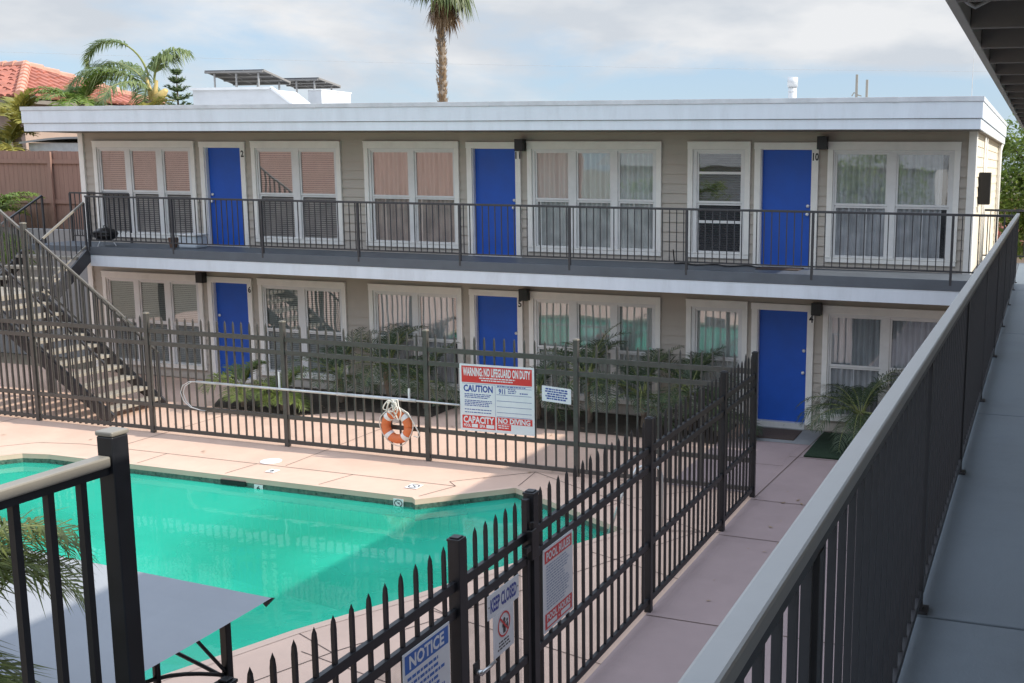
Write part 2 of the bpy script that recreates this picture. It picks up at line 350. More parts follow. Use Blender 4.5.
# ------------------------------------------------------------------ lettering on flat faces
TXT = {}
def text_polys(s):
    if s in TXT: return TXT[s]
    cu = bpy.data.curves.new('t', 'FONT'); cu.body = s; cu.offset = .034; cu.resolution_u = 2
    ob = bpy.data.objects.new('t', cu); COL.objects.link(ob)
    bpy.context.view_layer.update()
    me = bpy.data.meshes.new_from_object(ob.evaluated_get(bpy.context.evaluated_depsgraph_get()))
    vs = [(v.co.x, v.co.y) for v in me.vertices]; fs = [tuple(p.vertices) for p in me.polygons]
    bpy.data.objects.remove(ob); bpy.data.curves.remove(cu); bpy.data.meshes.remove(me)
    x0 = min(v[0] for v in vs); x1 = max(v[0] for v in vs); y0 = min(v[1] for v in vs); y1 = max(v[1] for v in vs)
    TXT[s] = ([((x-x0)/(x1-x0), (y-y0)/(y1-y0)) for x, y in vs], fs); return TXT[s]
class Face:
    """a flat face with its own right and up, addressed from its top left corner in metres"""
    def __init__(s, tl, right, up): s.o = Vector(tl); s.r = Vector(right); s.u = Vector(up); s.n = s.r.cross(s.u)
    def p(s, x, y, k): return s.o + s.r*x - s.u*y + s.n*k
    def rect(s, mb, x, y, w, h, k):
        mb.poly([s.p(x,y+h,k), s.p(x+w,y+h,k), s.p(x+w,y,k), s.p(x,y,k)])
    def text(s, mb, t, x, y, w, h, k):
        vs, fs = text_polys(t)
        for f in fs: mb.poly([s.p(x+vs[i][0]*w, y+h-vs[i][1]*h, k) for i in f])
    def lines(s, mb, x, y, w, h, n, k, seed=0, fill=.55, center=False):
        r = random.Random(seed)
        lh = h/n
        for i in range(n):
            ww = w*r.uniform(.72, 1); cx = x+(w-ww)/2 if center else x
            e = cx+ww
            while cx < e-.006:
                l = min(r.uniform(.018, .06), e-cx); s.rect(mb, cx, y+i*lh, l, lh*fill, k); cx += l+.009
    def plate(s, mb, w, h, t=.004):
        c = s.p(w/2, h/2, t/2-.001); mb.obox(c, s.r, s.u, s.n, w/2, h/2, t/2)

# ------------------------------------------------------------------ motel building
B = thing('apartment_building', 'two storey taupe building with blue doors and white trimmed windows', 'building', (-7,5,G))
XL, XR, YB = -16.6, 2.16, 8.8
UW = {  # upper windows: trim outer x, glass columns, curtain kind
 'U1': (-16.24,-13.56, [(-16.07,-15.43),(-15.23,-14.60),(-14.38,-13.755)], 'slat'),
 'U2': (-12.13,-10.0, [(-11.97,-11.19),(-10.96,-10.18)], 'slat'),
 'U3': (-9.46,-7.36, [(-9.28,-8.50),(-8.31,-7.51)], 'pink'),
 'U4': (-5.92,-3.265, [(-5.736,-5.108),(-4.90,-4.27),(-4.078,-3.444)], 'pale'),
 'U5': (-2.77,-1.62, [(-2.567,-1.80)], 'dark'),
 'U6': (-.26,1.94, [(-.101,.732),(.937,1.753)], 'grey')}
GK = {'U1': 'greyslat', 'U2': 'greyslat', 'U3': 'grey', 'U4': 'teal', 'U5': 'pale', 'U6': 'grey'}
DOORS = [(-13.42,-12.29,'2','6','L'), (-7.19,-6.055,'11','5','R'), (-1.545,-.418,'10','4','R')]
DZ = -2.80
openings = []
for k, (a, b, cols, kind) in UW.items():
    for dz in (0, DZ): openings.append((a+.085, b-.085, 2.945+dz, 4.82+dz))
for a, b, n1, n2, side in DOORS:
    openings.append((a+.105, b-.105, F2, 4.785)); openings.append((a+.105, b-.105, G+.10, 4.785+DZ))
def cells(x0, x1, z0, z1, ops):
    xs = sorted({x0, x1, *[min(max(v, x0), x1) for o in ops for v in o[:2]]}); zs = sorted({z0, z1, *[min(max(v, z0), z1) for o in ops for v in o[2:]]})
    for i in range(len(zs)-1):
        run = None
        for j in range(len(xs)-1):
            cx, cz = (xs[j]+xs[j+1])/2, (zs[i]+zs[i+1])/2
            solid = not any(o[0] < cx < o[1] and o[2] < cz < o[3] for o in ops)
            if solid: run = (run[0], xs[j+1]) if run else (xs[j], xs[j+1])
            if (not solid or j == len(xs)-2) and run: yield run[0], run[1], zs[i], zs[i+1]; run = None
mb = MB()
for x0, x1, z0, z1 in cells(XL, XR, G, 5.3, openings): mb.box(x0, x1, .012, .14, z0, z1)
mbe = MB()
zc = G+.02
lap = .172
r_ = random.Random(3)
while zc < 5.2:
    z2 = min(zc+lap, 5.2)
    for x0, x1, z0, z1 in cells(XL, XR, zc, z2, openings):
        f0 = (z0-zc)/lap; f1 = (z1-zc)/lap
        ya = lambda f: .010-.024*(1-f)
        # board joints
        xs = [x0]; 
        while xs[-1]+3.6 < x1: xs.append(xs[-1]+r_.uniform(2.2, 3.6))
        xs.append(x1)
        for xa, xb in zip(xs, xs[1:]):
            e = .0015
            mb.poly([(xa+e,ya(f0),z0),(xb-e,ya(f0),z0),(xb-e,ya(f1),z1),(xa+e,ya(f1),z1)])
        if f0 < .01: mb.poly([(x0,.0119,z0),(x1,.0119,z0),(x1,ya(0),z0),(x0,ya(0),z0)])
    # side walls
    for xs_, sg in ((XR, 1), (XL, -1)):
        me_ = mb if sg < 0 else mbe
        p = [(xs_+sg*.014,.0,zc),(xs_+sg*.014,YB,zc),(xs_,YB,z2),(xs_,.0,z2)]
        me_.poly(p if sg > 0 else p[::-1])
        me_.poly([(xs_-sg*.02,.0,zc),(xs_-sg*.02,YB,zc),(xs_+sg*.014,YB,zc),(xs_+sg*.014,0,zc)])
    zc = z2
mb.box(XL+.03, XR-.03, YB-.1, YB, G, 5.3); mb.box(XL+.03, XL+.1, .2, YB-.1, G, 5.3); mb.box(XR-.1, XR-.03, .2, YB-.1, G, 5.3)
wall = mb.build('wall', M['siding'], B)
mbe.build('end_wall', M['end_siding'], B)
mb = MB(); mb.box(XL+.15, XR-.15, .62, .66, G, 5.2); mb.box(XL+.15, XR-.15, .15, .62, 2.55, 2.74); mb.build('dark_backing', M['dark'], B)  # near-black backing behind the blinds, darkness of the unlit rooms in its colour
mb = MB()
for x0, x1, xa, xb in ((XL-.03, XL+.10, XL-.046, XL-.016), (XR-.10, XR+.03, XR+.016, XR+.036)):
    mb = MB(); mb.box(x0, x1, -.045, .0, G, 5.10); mb.box(xa, xb, -.001, .11, G, 5.10); mb.build('corner_trim', M['trim'], B, bevel=.004)
mb = MB(); mb.box(XR+.016, XR+.036, YB-.12, YB, G, 5.10); mb.build('corner_trim', M['trim'], B, bevel=.004)
# roof
RX0, RX1, RY0, RY1 = -16.8, 2.30, -1.2, YB+.25
mb = MB(); mb.box(RX0+.05, RX1-.05, RY0+.05, RY1-.05, 5.08, 5.12); mb.build('soffit', M['soffit'], B)
mb = MB(); mb.box(RX0+.04, RX1-.04, RY0+.04, RY1-.04, 5.30, 5.46); mb.build('roof', M['white_stucco'], B)
def band(mb, o, z0, z1, t=.03):
    mb.box(RX0-o, RX1+o, RY0-o, RY0-o+t, z0, z1); mb.box(RX0-o, RX1+o, RY1+o-t, RY1+o, z0, z1)
    mb.box(RX0-o, RX0-o+t, RY0-o+t, RY1+o-t, z0, z1); mb.box(RX1+o-t, RX1+o, RY0-o+t, RY1+o-t, z0, z1)
mb = MB(); band(mb, 0, 5.075, 5.235); mb.build('fascia', M['fascia'], B, bevel=.003)
mb = MB(); band(mb, .022, 5.242, 5.49, .052); mb.build('fascia', M['fascia'], B, bevel=.003)
mb = MB(); band(mb, .035, 5.493, 5.57, .10)
for x in (-13.2,-9.7,-6.1,-2.6,1.0):
    mb.box(x-.05, x+.05, RY0-.039, RY0-.034, 5.491, 5.572)
mb.build('roof_edge_flashing', M['fascia_flash'], B, bevel=.004)
# balcony slab
BX0, BX1, BY = -15.33, 2.90, -1.22
mb = MB(); mb.box(BX0, BX1, BY+.002, -.004, 2.575, F2); mb.box(XR+.04, BX1, -.003, 2.7, 2.575, F2); mb.build('balcony_floor', M['balcony_floor'], B, bevel=.004)
mb = MB(); mb.box(BX0+.02, BX1+.8, BY+.012, BY+.05, 2.345, 2.573); mb.box(BX0+.02, BX0+.06, BY+.051, -.004, 2.345, 2.573); mb.build('balcony_fascia', M['fascia'], B, bevel=.003)
mb = MB(); mb.box(BX0+.062, BX1, BY+.072, -.05, 2.47, 2.50); mb.build('balcony_soffit', M['soffit'], B)
# windows
def slats(mb, x0, x1, z0, z1, y, pitch=.040, ang=28):
    z = z0+.02
    while z < z1-.01:
        c = math.cos(R(ang))*.021; s_ = math.sin(R(ang))*.021
        mb.poly([(x0,y-c,z-s_),(x1,y-c,z-s_),(x1,y+c,z+s_),(x0,y+c,z+s_)]); z += pitch
def pleats(mb, x0, x1, z0, z1, y, seed):
    r = random.Random(seed); x = x0; pts = []
    ph = r.uniform(0, 6)
    while x <= x1:
        pts.append((x, y+.025*math.sin(x*62+ph)+.012*math.sin(x*23+ph*2))); x += .012
    n0 = len(mb.v)
    for (xa, ya), (xb, yb) in zip(pts, pts[1:]): mb.poly([(xa,ya,z0),(xb,yb,z0),(xb,yb,z1),(xa,ya,z1)])
def window(key, dz):
    a, b, cols, kind = UW[key]
    if dz: kind = GK[key]
    zt, zb = 4.91+dz, 2.865+dz
    gt, m1, m2, gb = 4.70+dz, 3.875+dz, 3.80+dz, 2.985+dz
    # casing (outer boards) + frame with holes around the sashes
    mb = MB()
    mb.box(a, a+.095, -.046, -.006, zb+.0955, zt-.1355); mb.box(b-.095, b, -.046, -.006, zb+.0955, zt-.1355)
    mb.box(a-.002, b+.002, -.054, -.006, zt-.135, zt-.0205); mb.box(a-.006, b+.006, -.066, -.006, zt-.02, zt+.005)
    mb.box(a, b, -.046, -.006, zb, zb+.0745); mb.box(a-.01, b+.01, -.055, -.006, zb+.075, zb+.095)
    w = mb.build('window', M['trim'], B, bevel=.004)
    hs = [(x0-.035, x1+.035, gb-.035, gt+.035) for x0, x1 in cols]
    mb = MB()
    for x0, x1, z0, z1 in cells(a+.096, b-.096, zb+.096, zt-.136, hs): mb.box(x0, x1, -.018, .06, z0, z1)
    mb.build('window_frame', M['white'], w, bevel=.003)
    ms = MB(); mg = MB(); mn = MB(); mc = MB()
    for ci, (x0, x1) in enumerate(cols):
        # upper sash in front, lower behind the meeting rail
        for (za, zb_, y) in ((m2+.02, gt, .004), (gb, m2+.02, .020)):
            z0g, z1g = (m1, gt) if y < .01 else (gb, m2)
            for bx in cells(x0-.0345, x1+.0345, (z0g-.04 if y < .01 else gb-.0345), (gt+.0345 if y < .01 else z1g+.03), [(x0, x1, z0g, z1g)]):
                ms.box(bx[0], bx[1], y, y+.03, bx[2], bx[3])
        if key == 'U5' and dz == 0:
            ms.box(x0, x1, .001, .018, 4.345, 4.39); ms.box(x0, x1, .017, .034, 3.48, 3.53)
        mg.poly([(x0-.01,.018,m1-.01),(x1+.01,.018,m1-.01),(x1+.01,.018,gt+.01),(x0-.01,.018,gt+.01)])
        mn.poly([(x0-.01,.036,gb-.01),(x1+.01,.036,gb-.01),(x1+.01,.036,m2+.01),(x0-.01,.036,m2+.01)])
        X0, X1 = x0-.02, x1+.02
        sd = hash_(key+str(dz)+str(ci))
        if kind in ('slat', 'greyslat', 'dark'): slats(mc, X0, X1, gb+(.0 if sd % 3 else .0), gt+.02, .062, .042, -38 if kind == 'dark' else 48)
        elif kind == 'grey':
            g0 = X0+(X1-X0)*(.0 if ci else .0); pleats(mc, g0, X1-(.10 if ci == len(cols)-1 else .0), gb-.03, gt+.03, .07, sd)
        else: pleats(mc, X0, X1, gb-.03, gt+.03, .07, sd)
    ms.build('sash', M['white'], w, bevel=.002)
    mg.build('pane', M['glass_dark'] if (dz == 0 and key in ('U1','U2','U3')) else M['glass'], w)
    mn.build('insect_screen', M['screen'], w)
    mc.build('blind' if 'slat' in kind or kind == 'dark' else 'curtain', {'slat': M['blind'], 'greyslat': M['blind_grey'], 'dark': M['blind_dark'], 'grey': M['curtain_grey'], 'pale': M['curtain_pale'], 'teal': M['curtain_teal'], 'pink': M['curtain_pink']}[kind], w)
def hash_(s): return sum((i+1)*ord(c) for i, c in enumerate(s))
for k in UW:
    window(k, 0); window(k, DZ)
def door(a, b, num, side, z0, zt):
    x0, x1 = a+.115, b-.115
    mb = MB(); mb.box(x0+.012, x1-.012, .068, .11, z0+.02, zt-.125)
    d = mb.build('door', M['door'], B, bevel=.004)
    mb = MB()
    mb.box(a, a+.11, -.046, -.006, z0, zt-.115); mb.box(b-.11, b, -.046, -.006, z0, zt-.115); mb.box(a-.008, b+.008, -.054, -.006, zt-.115, zt)
    mb.box(x0-.02, x0+.01, -.012, .13, z0, zt-.12); mb.box(x1-.01, x1+.02, -.012, .13, z0, zt-.12); mb.box(x0-.02, x1+.02, -.011, .13, zt-.125, zt-.10)
    mb.build('door_trim', M['trim'], d, bevel=.004)
    mb = MB(); mb.box(x0+.011, x1-.011, -.03, .12, z0-.005 if z0 > 1 else G+.012, z0+.018); mb.build('threshold', M['chrome'], d)
    hx = x1-.07 if side == 'R' else x0+.08
    mb = MB()
    mb.tube([(hx,.067,z0+.93),(hx,.03,z0+.93)], .014, 10); mb.tube([(hx,.03,z0+.93),(hx,.02,z0+.93),(hx,.005,z0+.93),(hx,-.005,z0+.93)], [.022,.03,.03,.016], 12)
    mb.build('handle', M['chrome'], d, smooth=True)
    mb = MB(); zz = z0+(1.07 if z0 > 1 else 1.32); mb.tube([(hx,.067,zz),(hx,.045,zz)], .03, 12); mb.build('deadbolt', M['chrome'], d, smooth=True)
    f = Face((b-.085 if len(num) == 1 else b-.10, -.0485, z0+1.98), (1,0,0), (0,0,1))
    mb = MB(); f.text(mb, num, 0, 0, .075 if len(num) == 1 else .105, .135, .0)
    for q in range(len(mb.v)): pass
    mb.build('door_number', M['sign_black'], d)
for a, b, n1, n2, side in DOORS:
    door(a, b, n1, side, F2, 4.90)
    door(a, b, n2, side, G+.10, 4.90+DZ)
mb = MB()
mb.tube([(XR+.10,8.3,5.06),(XR+.07,8.3,4.9),(XR+.07,8.3,0)], .045, 8); mb.build('downspout', M['trim'], B, smooth=True)
for y, r2 in ((1.9,.02),(2.6,.015)):
    mb = MB(); mb.tube([(XR+.06,y,5.05),(XR+.06,y,2.75)], r2, 8); mb.build('conduit', M['trim'], B, smooth=True)
# utility box on the side wall
mb = MB(); mb.box(XR+.02, XR+.21, 1.25, 1.6, 3.86, 4.42); u = mb.build('utility_box', M['black_plastic'], bevel=.008)
tag(u, 'black utility box fixed to the sunlit end wall of the upper storey', 'utility box')
# wall lights
first = None
for i, (x, z, lab) in enumerate(((-6.015,4.84,'between door 11 and the triple window upstairs'), (-.34,4.89,'beside door 10 upstairs'), (-13.49,2.08,'left of door 6 downstairs'), (-5.97,2.05,'beside door 5 downstairs'), (-.36,2.05,'beside door 4 downstairs'))):
    if first is None:
        w = thing('wall_light', '', 'wall light', (x,-.05,z), 'black box lights beside the doors')
        mb = MB(); mb.box(x-.085, x+.085, -.20, -.052, z-.11, z+.11); mb.build('lamp_housing', M['black_plastic'], w, bevel=.006)
        mb = MB(); mb.box(x-.05, x+.05, -.051, -.006, z-.06, z+.06); mb.build('wall_bracket', M['black_plastic'], w)
        first = w
    else: w = dup(first, (x,-.05,z), '')
    w['label'] = 'small black box wall light '+lab
# balcony railing
def picket_set(parent, spots, mk, mtl, name='picket', cap=100):
    """spots: (x, y, z0, z1). one shared mesh per height; past cap the rest is one stuff part"""
    protos = {}
    for i, (x, y, z0, z1) in enumerate(spots[:cap]):
        key = round(z1-z0, 3)
        if key not in protos:
            m_ = MB(); mk(m_, 0, 0, 0, z1-z0)
            o_ = m_.build(name, mtl); o_.parent = parent; o_.location = Vector((x,y,z0))-origin(parent); protos[key] = o_
        else: inst(protos[key], parent, (x,y,z0))
    if len(spots) > cap:
        m_ = MB()
        for x, y, z0, z1 in spots[cap:]: mk(m_, x, y, z0, z1)
        m_.build(name, mtl, parent, kind='stuff')
BR = thing('balcony_railing', 'thin dark metal railing along the upper floor balcony of the taupe building', 'railing', (-6,BY,F2))
posts = [-15.29,-11.01,-8.85,-6.71,-4.55,-2.40,-.25,1.96]
yR = BY+.02
mb = MB(); mb.box(BX0, 2.88, yR-.02, yR+.02, 3.748, 3.786); mb.build('top_rail', M['rail_metal'], BR, bevel=.004)
mb = MB(); mb.box(BX0, 2.88, yR-.012, yR+.012, 2.865, 2.89); mb.build('bottom_rail', M['rail_metal'], BR)
for x in [-13.15]+posts:
    mb = MB(); mb.box(x-.02, x+.02, yR-.0195, yR+.0195, 2.66, 3.75); mb.build('post', M['rail_metal'], BR)
sp = []
x = BX0+.1
while x < 2.85:
    if min(abs(x-p) for p in posts+[-13.15]) > .045: sp.append((x, yR, 2.888, 3.75))
    x += .1265
sp.sort(key=lambda s: -s[0])
picket_set(BR, sp, lambda m_, x, y, z0, z1: m_.box(x-.0075, x+.0075, y-.0075, y+.0075, z0, z1), M['rail_metal'])
# end railing beyond the walkway
ER = thing('end_railing', 'dark metal railing closing the far end of the right hand walkway', 'railing', (3.5,2.66,F2))
mb = MB(); mb.box(2.20, 4.46, 2.64, 2.68, 3.70, 3.74); mb.box(2.2, 4.46, 2.65, 2.67, 2.86, 2.885); mb.build('rail', M['rail_metal'], ER)
picket_set(ER, [(2.22+.125*i, 2.66, 2.885, 3.70) for i in range(18)], lambda m_, x, y, z0, z1: m_.box(x-.0075, x+.0075, y-.0075, y+.0075, z0, z1), M['rail_metal'])
for x in (2.22, 4.44):
    mb = MB(); mb.box(x-.02, x+.02, 2.62, 2.638, F2, 3.74); mb.build('post', M['rail_metal'], ER)

# things on the balcony
g = thing('kettle_grill', 'small black kettle grill standing at the left end of the balcony', 'grill', (-15.12,-.95,F2))
mb = MB(); c = Vector((-15.12,-.95,F2+.24)); 
mb.tube([c+Vector((0,0,-.13)), c+Vector((0,0,-.11)), c+Vector((0,0,-.05)), c+Vector((0,0,.01))], [.06,.14,.22,.24], 18); mb.build('bowl', M['black_plastic'], g, smooth=True)
mb = MB(); mb.tube([c+Vector((0,0,.015)), c+Vector((0,0,.07)), c+Vector((0,0,.12)), c+Vector((0,0,.14))], [.245,.22,.13,.03], 18); mb.build('lid', M['black_plastic'], g, smooth=True)
mb = MB(); mb.tube([c+Vector((-.04,0,.14)), c+Vector((-.03,0,.18)), c+Vector((.03,0,.18)), c+Vector((.04,0,.14))], .01, 6); mb.build('lid_handle', M['black_plastic'], g)
for k in range(3):
    a = k*2.094+.4; mb = MB(); mb.tube([c+Vector((math.cos(a)*.12,math.sin(a)*.12,-.1)), c+Vector((math.cos(a)*.2,math.sin(a)*.2,-.24))], .009, 6); mb.build('leg', M['steel'], g)
g = thing('storage_bin', 'pale plastic bin by the railing under the upper left window', 'bin', (-13.2,-.6,F2))
mb = MB(); mb.box(-13.42,-12.98,-.78,-.45,F2+.003,F2+.25); mb.build('bin_body', M['blue_box'], g, bevel=.03)
mb = MB(); mb.box(-13.45,-12.95,-.81,-.42,F2+.252,F2+.29); mb.build('bin_lid', M['white'], g, bevel=.012)
mb = MB(); mb.tube([(-13.62,-.7,F2+.002),(-13.62,-.7,F2+.2)], [.07,.10], 14); o = mb.build('flower_pot', M['brown'], smooth=False); tag(o, 'small brown pot beside the pale bin on the balcony', 'pot')
mb = MB(); mb.box(-1.35,-.60,-.62,-.12,F2+.002,F2+.014); o = mb.build('door_mat', M['mat_brown'], bevel=.004); tag(o, 'thin brown mat in front of blue door 10 on the balcony', 'door mat')
mb = MB(); pts = [(-3.0,-.12,F2+.25),(-2.95,-.2,F2+.05)]
for k in range(30): pts.append((-2.9+k*.055, -.32+.12*math.sin(k*.6), F2+.02))
mb.tube(pts, .012, 6); o = mb.build('cable', M['black_plastic'], smooth=True); tag(o, 'dark cable lying on the balcony floor between the single window and door 10', 'cable')
mb = MB(); mb.box(-1.38,-.55,-.86,-.14,G+.0065,G+.022); o = mb.build('door_mat', M['mat_brown'], bevel=.004); tag(o, 'brown door mat on the grey pad in front of blue door 4', 'door mat')
mb = MB(); mb.box(-.165,2.1,-1.85,-.14,G+.0045,G+.03); o = mb.build('turf_mat', M['turf']); tag(o, 'dark green artificial turf patch beside the ground floor entrance of door 4', 'turf mat')

# ------------------------------------------------------------------ right wing we stand on
W = thing('walkway_wing', 'right hand wing with its upper walkway, side wall and dark raftered roof overhang', 'building', (4.5,-10,G))
mb = MB(); ys = [-22,-18.6,-14.75,-10.95,-6.8,-2.35,-1.222]
for a, b in zip(ys, ys[1:]): mb.box(2.905, 4.5, a+.008, b-.008 if b < -1.3 else b, 2.60, F2+.001)
mb.box(2.905, 4.5, -1.222+.002, 2.72, 2.60, F2+.001)
mb.build('walkway_floor', M['walkway'], W, bevel=.006)
mb = MB(); mb.box(2.94, 4.48, -22, -1.3, 2.42, 2.598); mb.build('walkway_beam', M['soffit'], W)
mb = MB(); mb.box(4.5, 4.62, -22, -1.6, G, 5.2); mb.box(4.62, 9, -1.72, -1.6, G, 5.2); mb.build('wall', M['siding'], W)
mb = MB(); mb.box(2.915, 9.2, -22.4, -1.0, 5.231, 5.240); mb.build('roof', M['eave'], W)
mb = MB(); mb.box(2.892, 2.935, -22.4, -1.0, 5.095, 5.229); mb.build('eave_fascia', M['eave_fascia'], W, bevel=.004)
y = -21.25; rp = None
while y < -1.1:
    if rp is None:
        mb = MB(); mb.box(2.937, 4.498, -.022, .022, 5.085, 5.2295); rp = mb.build('rafter', M['eave'], W, bevel=.004); rp.location.y = y
    else: c = rp.copy(); COL.objects.link(c); c.location.y = y
    y += .85
mb = MB(); mb.tube([(2.955,-22,5.16),(2.955,-14.3,5.16),(2.955,-14.2,5.12),(2.99,-14.18,5.10),(3.05,-14.18,5.13)], .009, 6); mb.build('conduit', M['galv'], W, smooth=True)
# foreground railing
RR = thing('walkway_railing', 'long dark railing with a broad pale grey cap along the right foreground walkway', 'railing', (2.94,-10,F2))
mb = MB(); mb.box(2.893, 2.947, -22, -1.17, 3.772, 3.81); mb.build('cap_rail', M['rail_cap'], RR, bevel=.007)
mb = MB(); mb.box(2.905, 2.935, -22, -1.17, 3.735, 3.771); mb.build('under_rail', M['rail_metal'], RR)
mb = MB(); mb.box(2.904, 2.936, -22, -1.17, 2.80, 2.835); mb.build('bottom_rail', M['rail_metal'], RR)
sp = []; y = -17.95
while y < -1.2: sp.append((2.92, y, 2.835, 3.735)); y += .1265
picket_set(RR, sp, lambda m_, x, y, z0, z1: m_.box(x-.0082, x+.0082, y-.0082, y+.0082, z0, z1), M['rail_metal'])
for y in (-20.4,-16.9,-14.7,-12.6,-10.5,-8.4,-6.3,-4.2,-2.3,-1.19):
    mb = MB(); mb.box(2.902, 2.938, y-.018, y+.018, F2+.002, 3.735); mb.box(2.90, 2.96, y-.04, y+.04, F2+.0015, F2+.012); mb.build('post', M['rail_metal'], RR)
# left landing railing
LP = thing('landing_railing', 'black railing with tan cap and square end post at the lower left', 'railing', (.72,-17,2.6))
lx = .59
mb = MB(); mb.box(lx-.025, lx+.025, -21, -16.315, 3.525, 3.56); mb.build('cap_rail', M['tan_cap'], LP, bevel=.006)
mb = MB(); mb.box(lx-.016, lx+.016, -21, -16.315, 3.50, 3.524); mb.build('under_rail', M['black_metal'], LP)
mb = MB(); mb.box(lx-.016, lx+.016, -21, -16.315, 2.68, 2.72); mb.build('bottom_rail', M['black_metal'], LP)
mb = MB(); mb.box(lx-.031, lx+.031, -16.312, -16.248, 2.45, 3.618); mb.build('post', M['black_metal'], LP, bevel=.004)
mb = MB(); mb.box(lx-.034, lx+.034, -16.315, -16.245, 3.619, 3.635); mb.build('post_cap', M['tan_cap'], LP, bevel=.005)
picket_set(LP, [(lx, -16.41-.116*i, 2.72, 3.50) for i in range(14)], lambda m_, x, y, z0, z1: m_.box(x-.011, x+.011, y-.011, y+.011, z0, z1), M['black_metal'])
mb = MB(); mb.box(lx-.1, 2.90, -21, -16.24, 2.44, 2.60); o = mb.build('stair_landing', M['walkway']); tag(o, 'painted stair landing below the near left railing', 'landing')

# ------------------------------------------------------------------ pool fences
def spear(m_, x, y, z0, z1, w=.0125):
    m_.box(x-w, x+w, y-w, y+w, z0, z1-.085)
    for a, b in ((1,0),(0,1),(-1,0),(0,-1)):
        px, py = -b, a
        zt = z1-.085
        wa, wb = w, .75*w
        m_.poly([(x+(a-px)*w,y+(b-py)*w,zt),(x+(a+px)*w,y+(b+py)*w,zt),(x+(a+px)*w*.78,y+(b+py)*w*.78,zt+.045),(x+(a-px)*w*.78,y+(b-py)*w*.78,zt+.045)])
        m_.poly([(x+(a-px)*w*.78,y+(b-py)*w*.78,zt+.045),(x+(a+px)*w*.78,y+(b+py)*w*.78,zt+.045),(x,y,z1)])
FY = -4.13
FF = thing('pool_fence', 'bronze spear topped fence across the far side of the pool', 'fence', (-8,FY,G))
fp = [-16.4,-13.68,-11.11,-8.34,-5.69,-3.155,-.40]
for x in fp:
    top = {-13.68: 3.38}.get(x, 1.92)
    if x == fp[-1]: continue
    mb = MB(); mb.box(x-.037, x+.037, FY-.037, FY+.037, G+.002, top)
    pp = mb.build('post', M['bronze_metal'], FF, bevel=.003)
    mb = MB(); mb.box(x-.042, x+.042, FY-.042, FY+.042, top+.001, top+.018); mb.obox((x,FY,top+.022), (1,0,0), (0,1,0), (0,0,1), .03, .03, .004)
    mb.build('post_cap', M['tan_cap'], pp, bevel=.004)
for a, b in zip(fp, fp[1:]):
    for z0, z1 in ((1.598,1.675),(1.382,1.455),(.315,.38),(-.10,-.04)):
        mb = MB(); mb.box(a+.038, b-.038, FY-.019, FY+.019, z0, z1); mb.build('rail', M['bronze_metal'], FF, bevel=.002)
sl = lambda x: (3.59 if x < -13.68 else 3.66)-.7005*(x+14.184)     # slanted top of the raised part
mb = MB(); mb.bar((-16.4,FY,sl(-16.4)), (-13.72,FY,sl(-13.72)), .04, .04); mb.build('slanted_rail', M['bronze_light'], FF)
mb = MB(); mb.bar((-13.64,FY,sl(-13.64)), (-11.30,FY,sl(-11.30)), .03, .03); mb.build('slanted_rail', M['bronze_light'], FF)
sp = []
for a, b in zip(fp, fp[1:]):
    k = round((b-a)/.166); 
    for j in range(1, k):
        x = a+(b-a)*j/k; sp.append((x, FY, -.10, 1.89))
sp.sort(key=lambda s: -s[0])
sp = [s for s in sp if s[0] > -11.2]
picket_set(FF, sp, lambda m_, x, y, z0, z1: spear(m_, x, y, z0, z1), M['bronze_metal'])
for a, b in ((-16.4,-13.68),(-13.68,-11.11)):
    k = round((b-a)/.135)
    for j in range(1, k):
        x = a+(b-a)*j/k; z1 = sl(x)-.02
        mb = MB()
        if z1 < 1.89 and x > -12: spear(mb, x, FY, -.10, 1.89)
        else: mb.box(x-.015, x+.015, FY-.015, FY+.015, -.12, z1)
        mb.build('picket', M['bronze_metal'], FF)
FX = -.40
RF = thing('pool_fence', 'black metal spear fence with a latched gate between the pool and the right hand path', 'fence', (FX,-9,G))
rp_ = [-17.0,-14.75,-12.49,-11.33,-8.58,-5.82,-4.25]
for y in rp_:
    mb = MB(); w = .045 if y in (-12.49,-11.33) else .036
    mb.box(FX-w, FX+w, y-w, y+w, G+.004, 1.915); pp = mb.build('post', M['black_metal'], RF, bevel=.003)
    mb = MB(); mb.box(FX-w-.005, FX+w+.005, y-w-.005, y+w+.005, 1.916, 1.934); mb.box(FX-w+.01, FX+w-.01, y-w+.01, y+w-.01, 1.935, 1.945); mb.build('post_cap', M['black_metal'], pp, bevel=.004)
for a, b in zip(rp_, rp_[1:]):
    if a == -12.49: continue
    for z0, z1 in ((1.565,1.632),(1.37,1.436),(.56,.622),(-.055,.008)):
        mb = MB(); mb.box(FX-.019, FX+.019, a+.046, b-.046, z0, z1); mb.box(FX-.0195, FX-.014, a+.046, b-.046, z0+.01, z1-.01); mb.build('rail', M['black_metal'], RF, bevel=.003)
sp = []
for a, b in zip(rp_, rp_[1:]):
    if a == -12.49: continue
    k = round((b-a)/.1745)
    for j in range(1, k): sp.append((FX, a+(b-a)*j/k, -.03, 1.93))
picket_set(RF, sp, lambda m_, x, y, z0, z1: spear(m_, x, y, z0, z1), M['black_metal'])
mb = MB(); mb.poly([(FX-.03,-16.9,.02),(FX-.03,-12.54,.02),(FX-.03,-12.54,1.40),(FX-.03,-16.9,1.40)]); mb.build('mesh_screen', M['mesh_screen'], RF)
GT = thing('pool_gate', 'black spear topped pool gate between two square posts, carrying small signs', 'gate', (FX,-12.4,G))
for y in (-12.415,-11.425):
    mb = MB(); mb.box(FX-.025, FX+.025, y-.025, y+.025, -.02, 1.90); mb.build('stile', M['black_metal'], GT, bevel=.003)
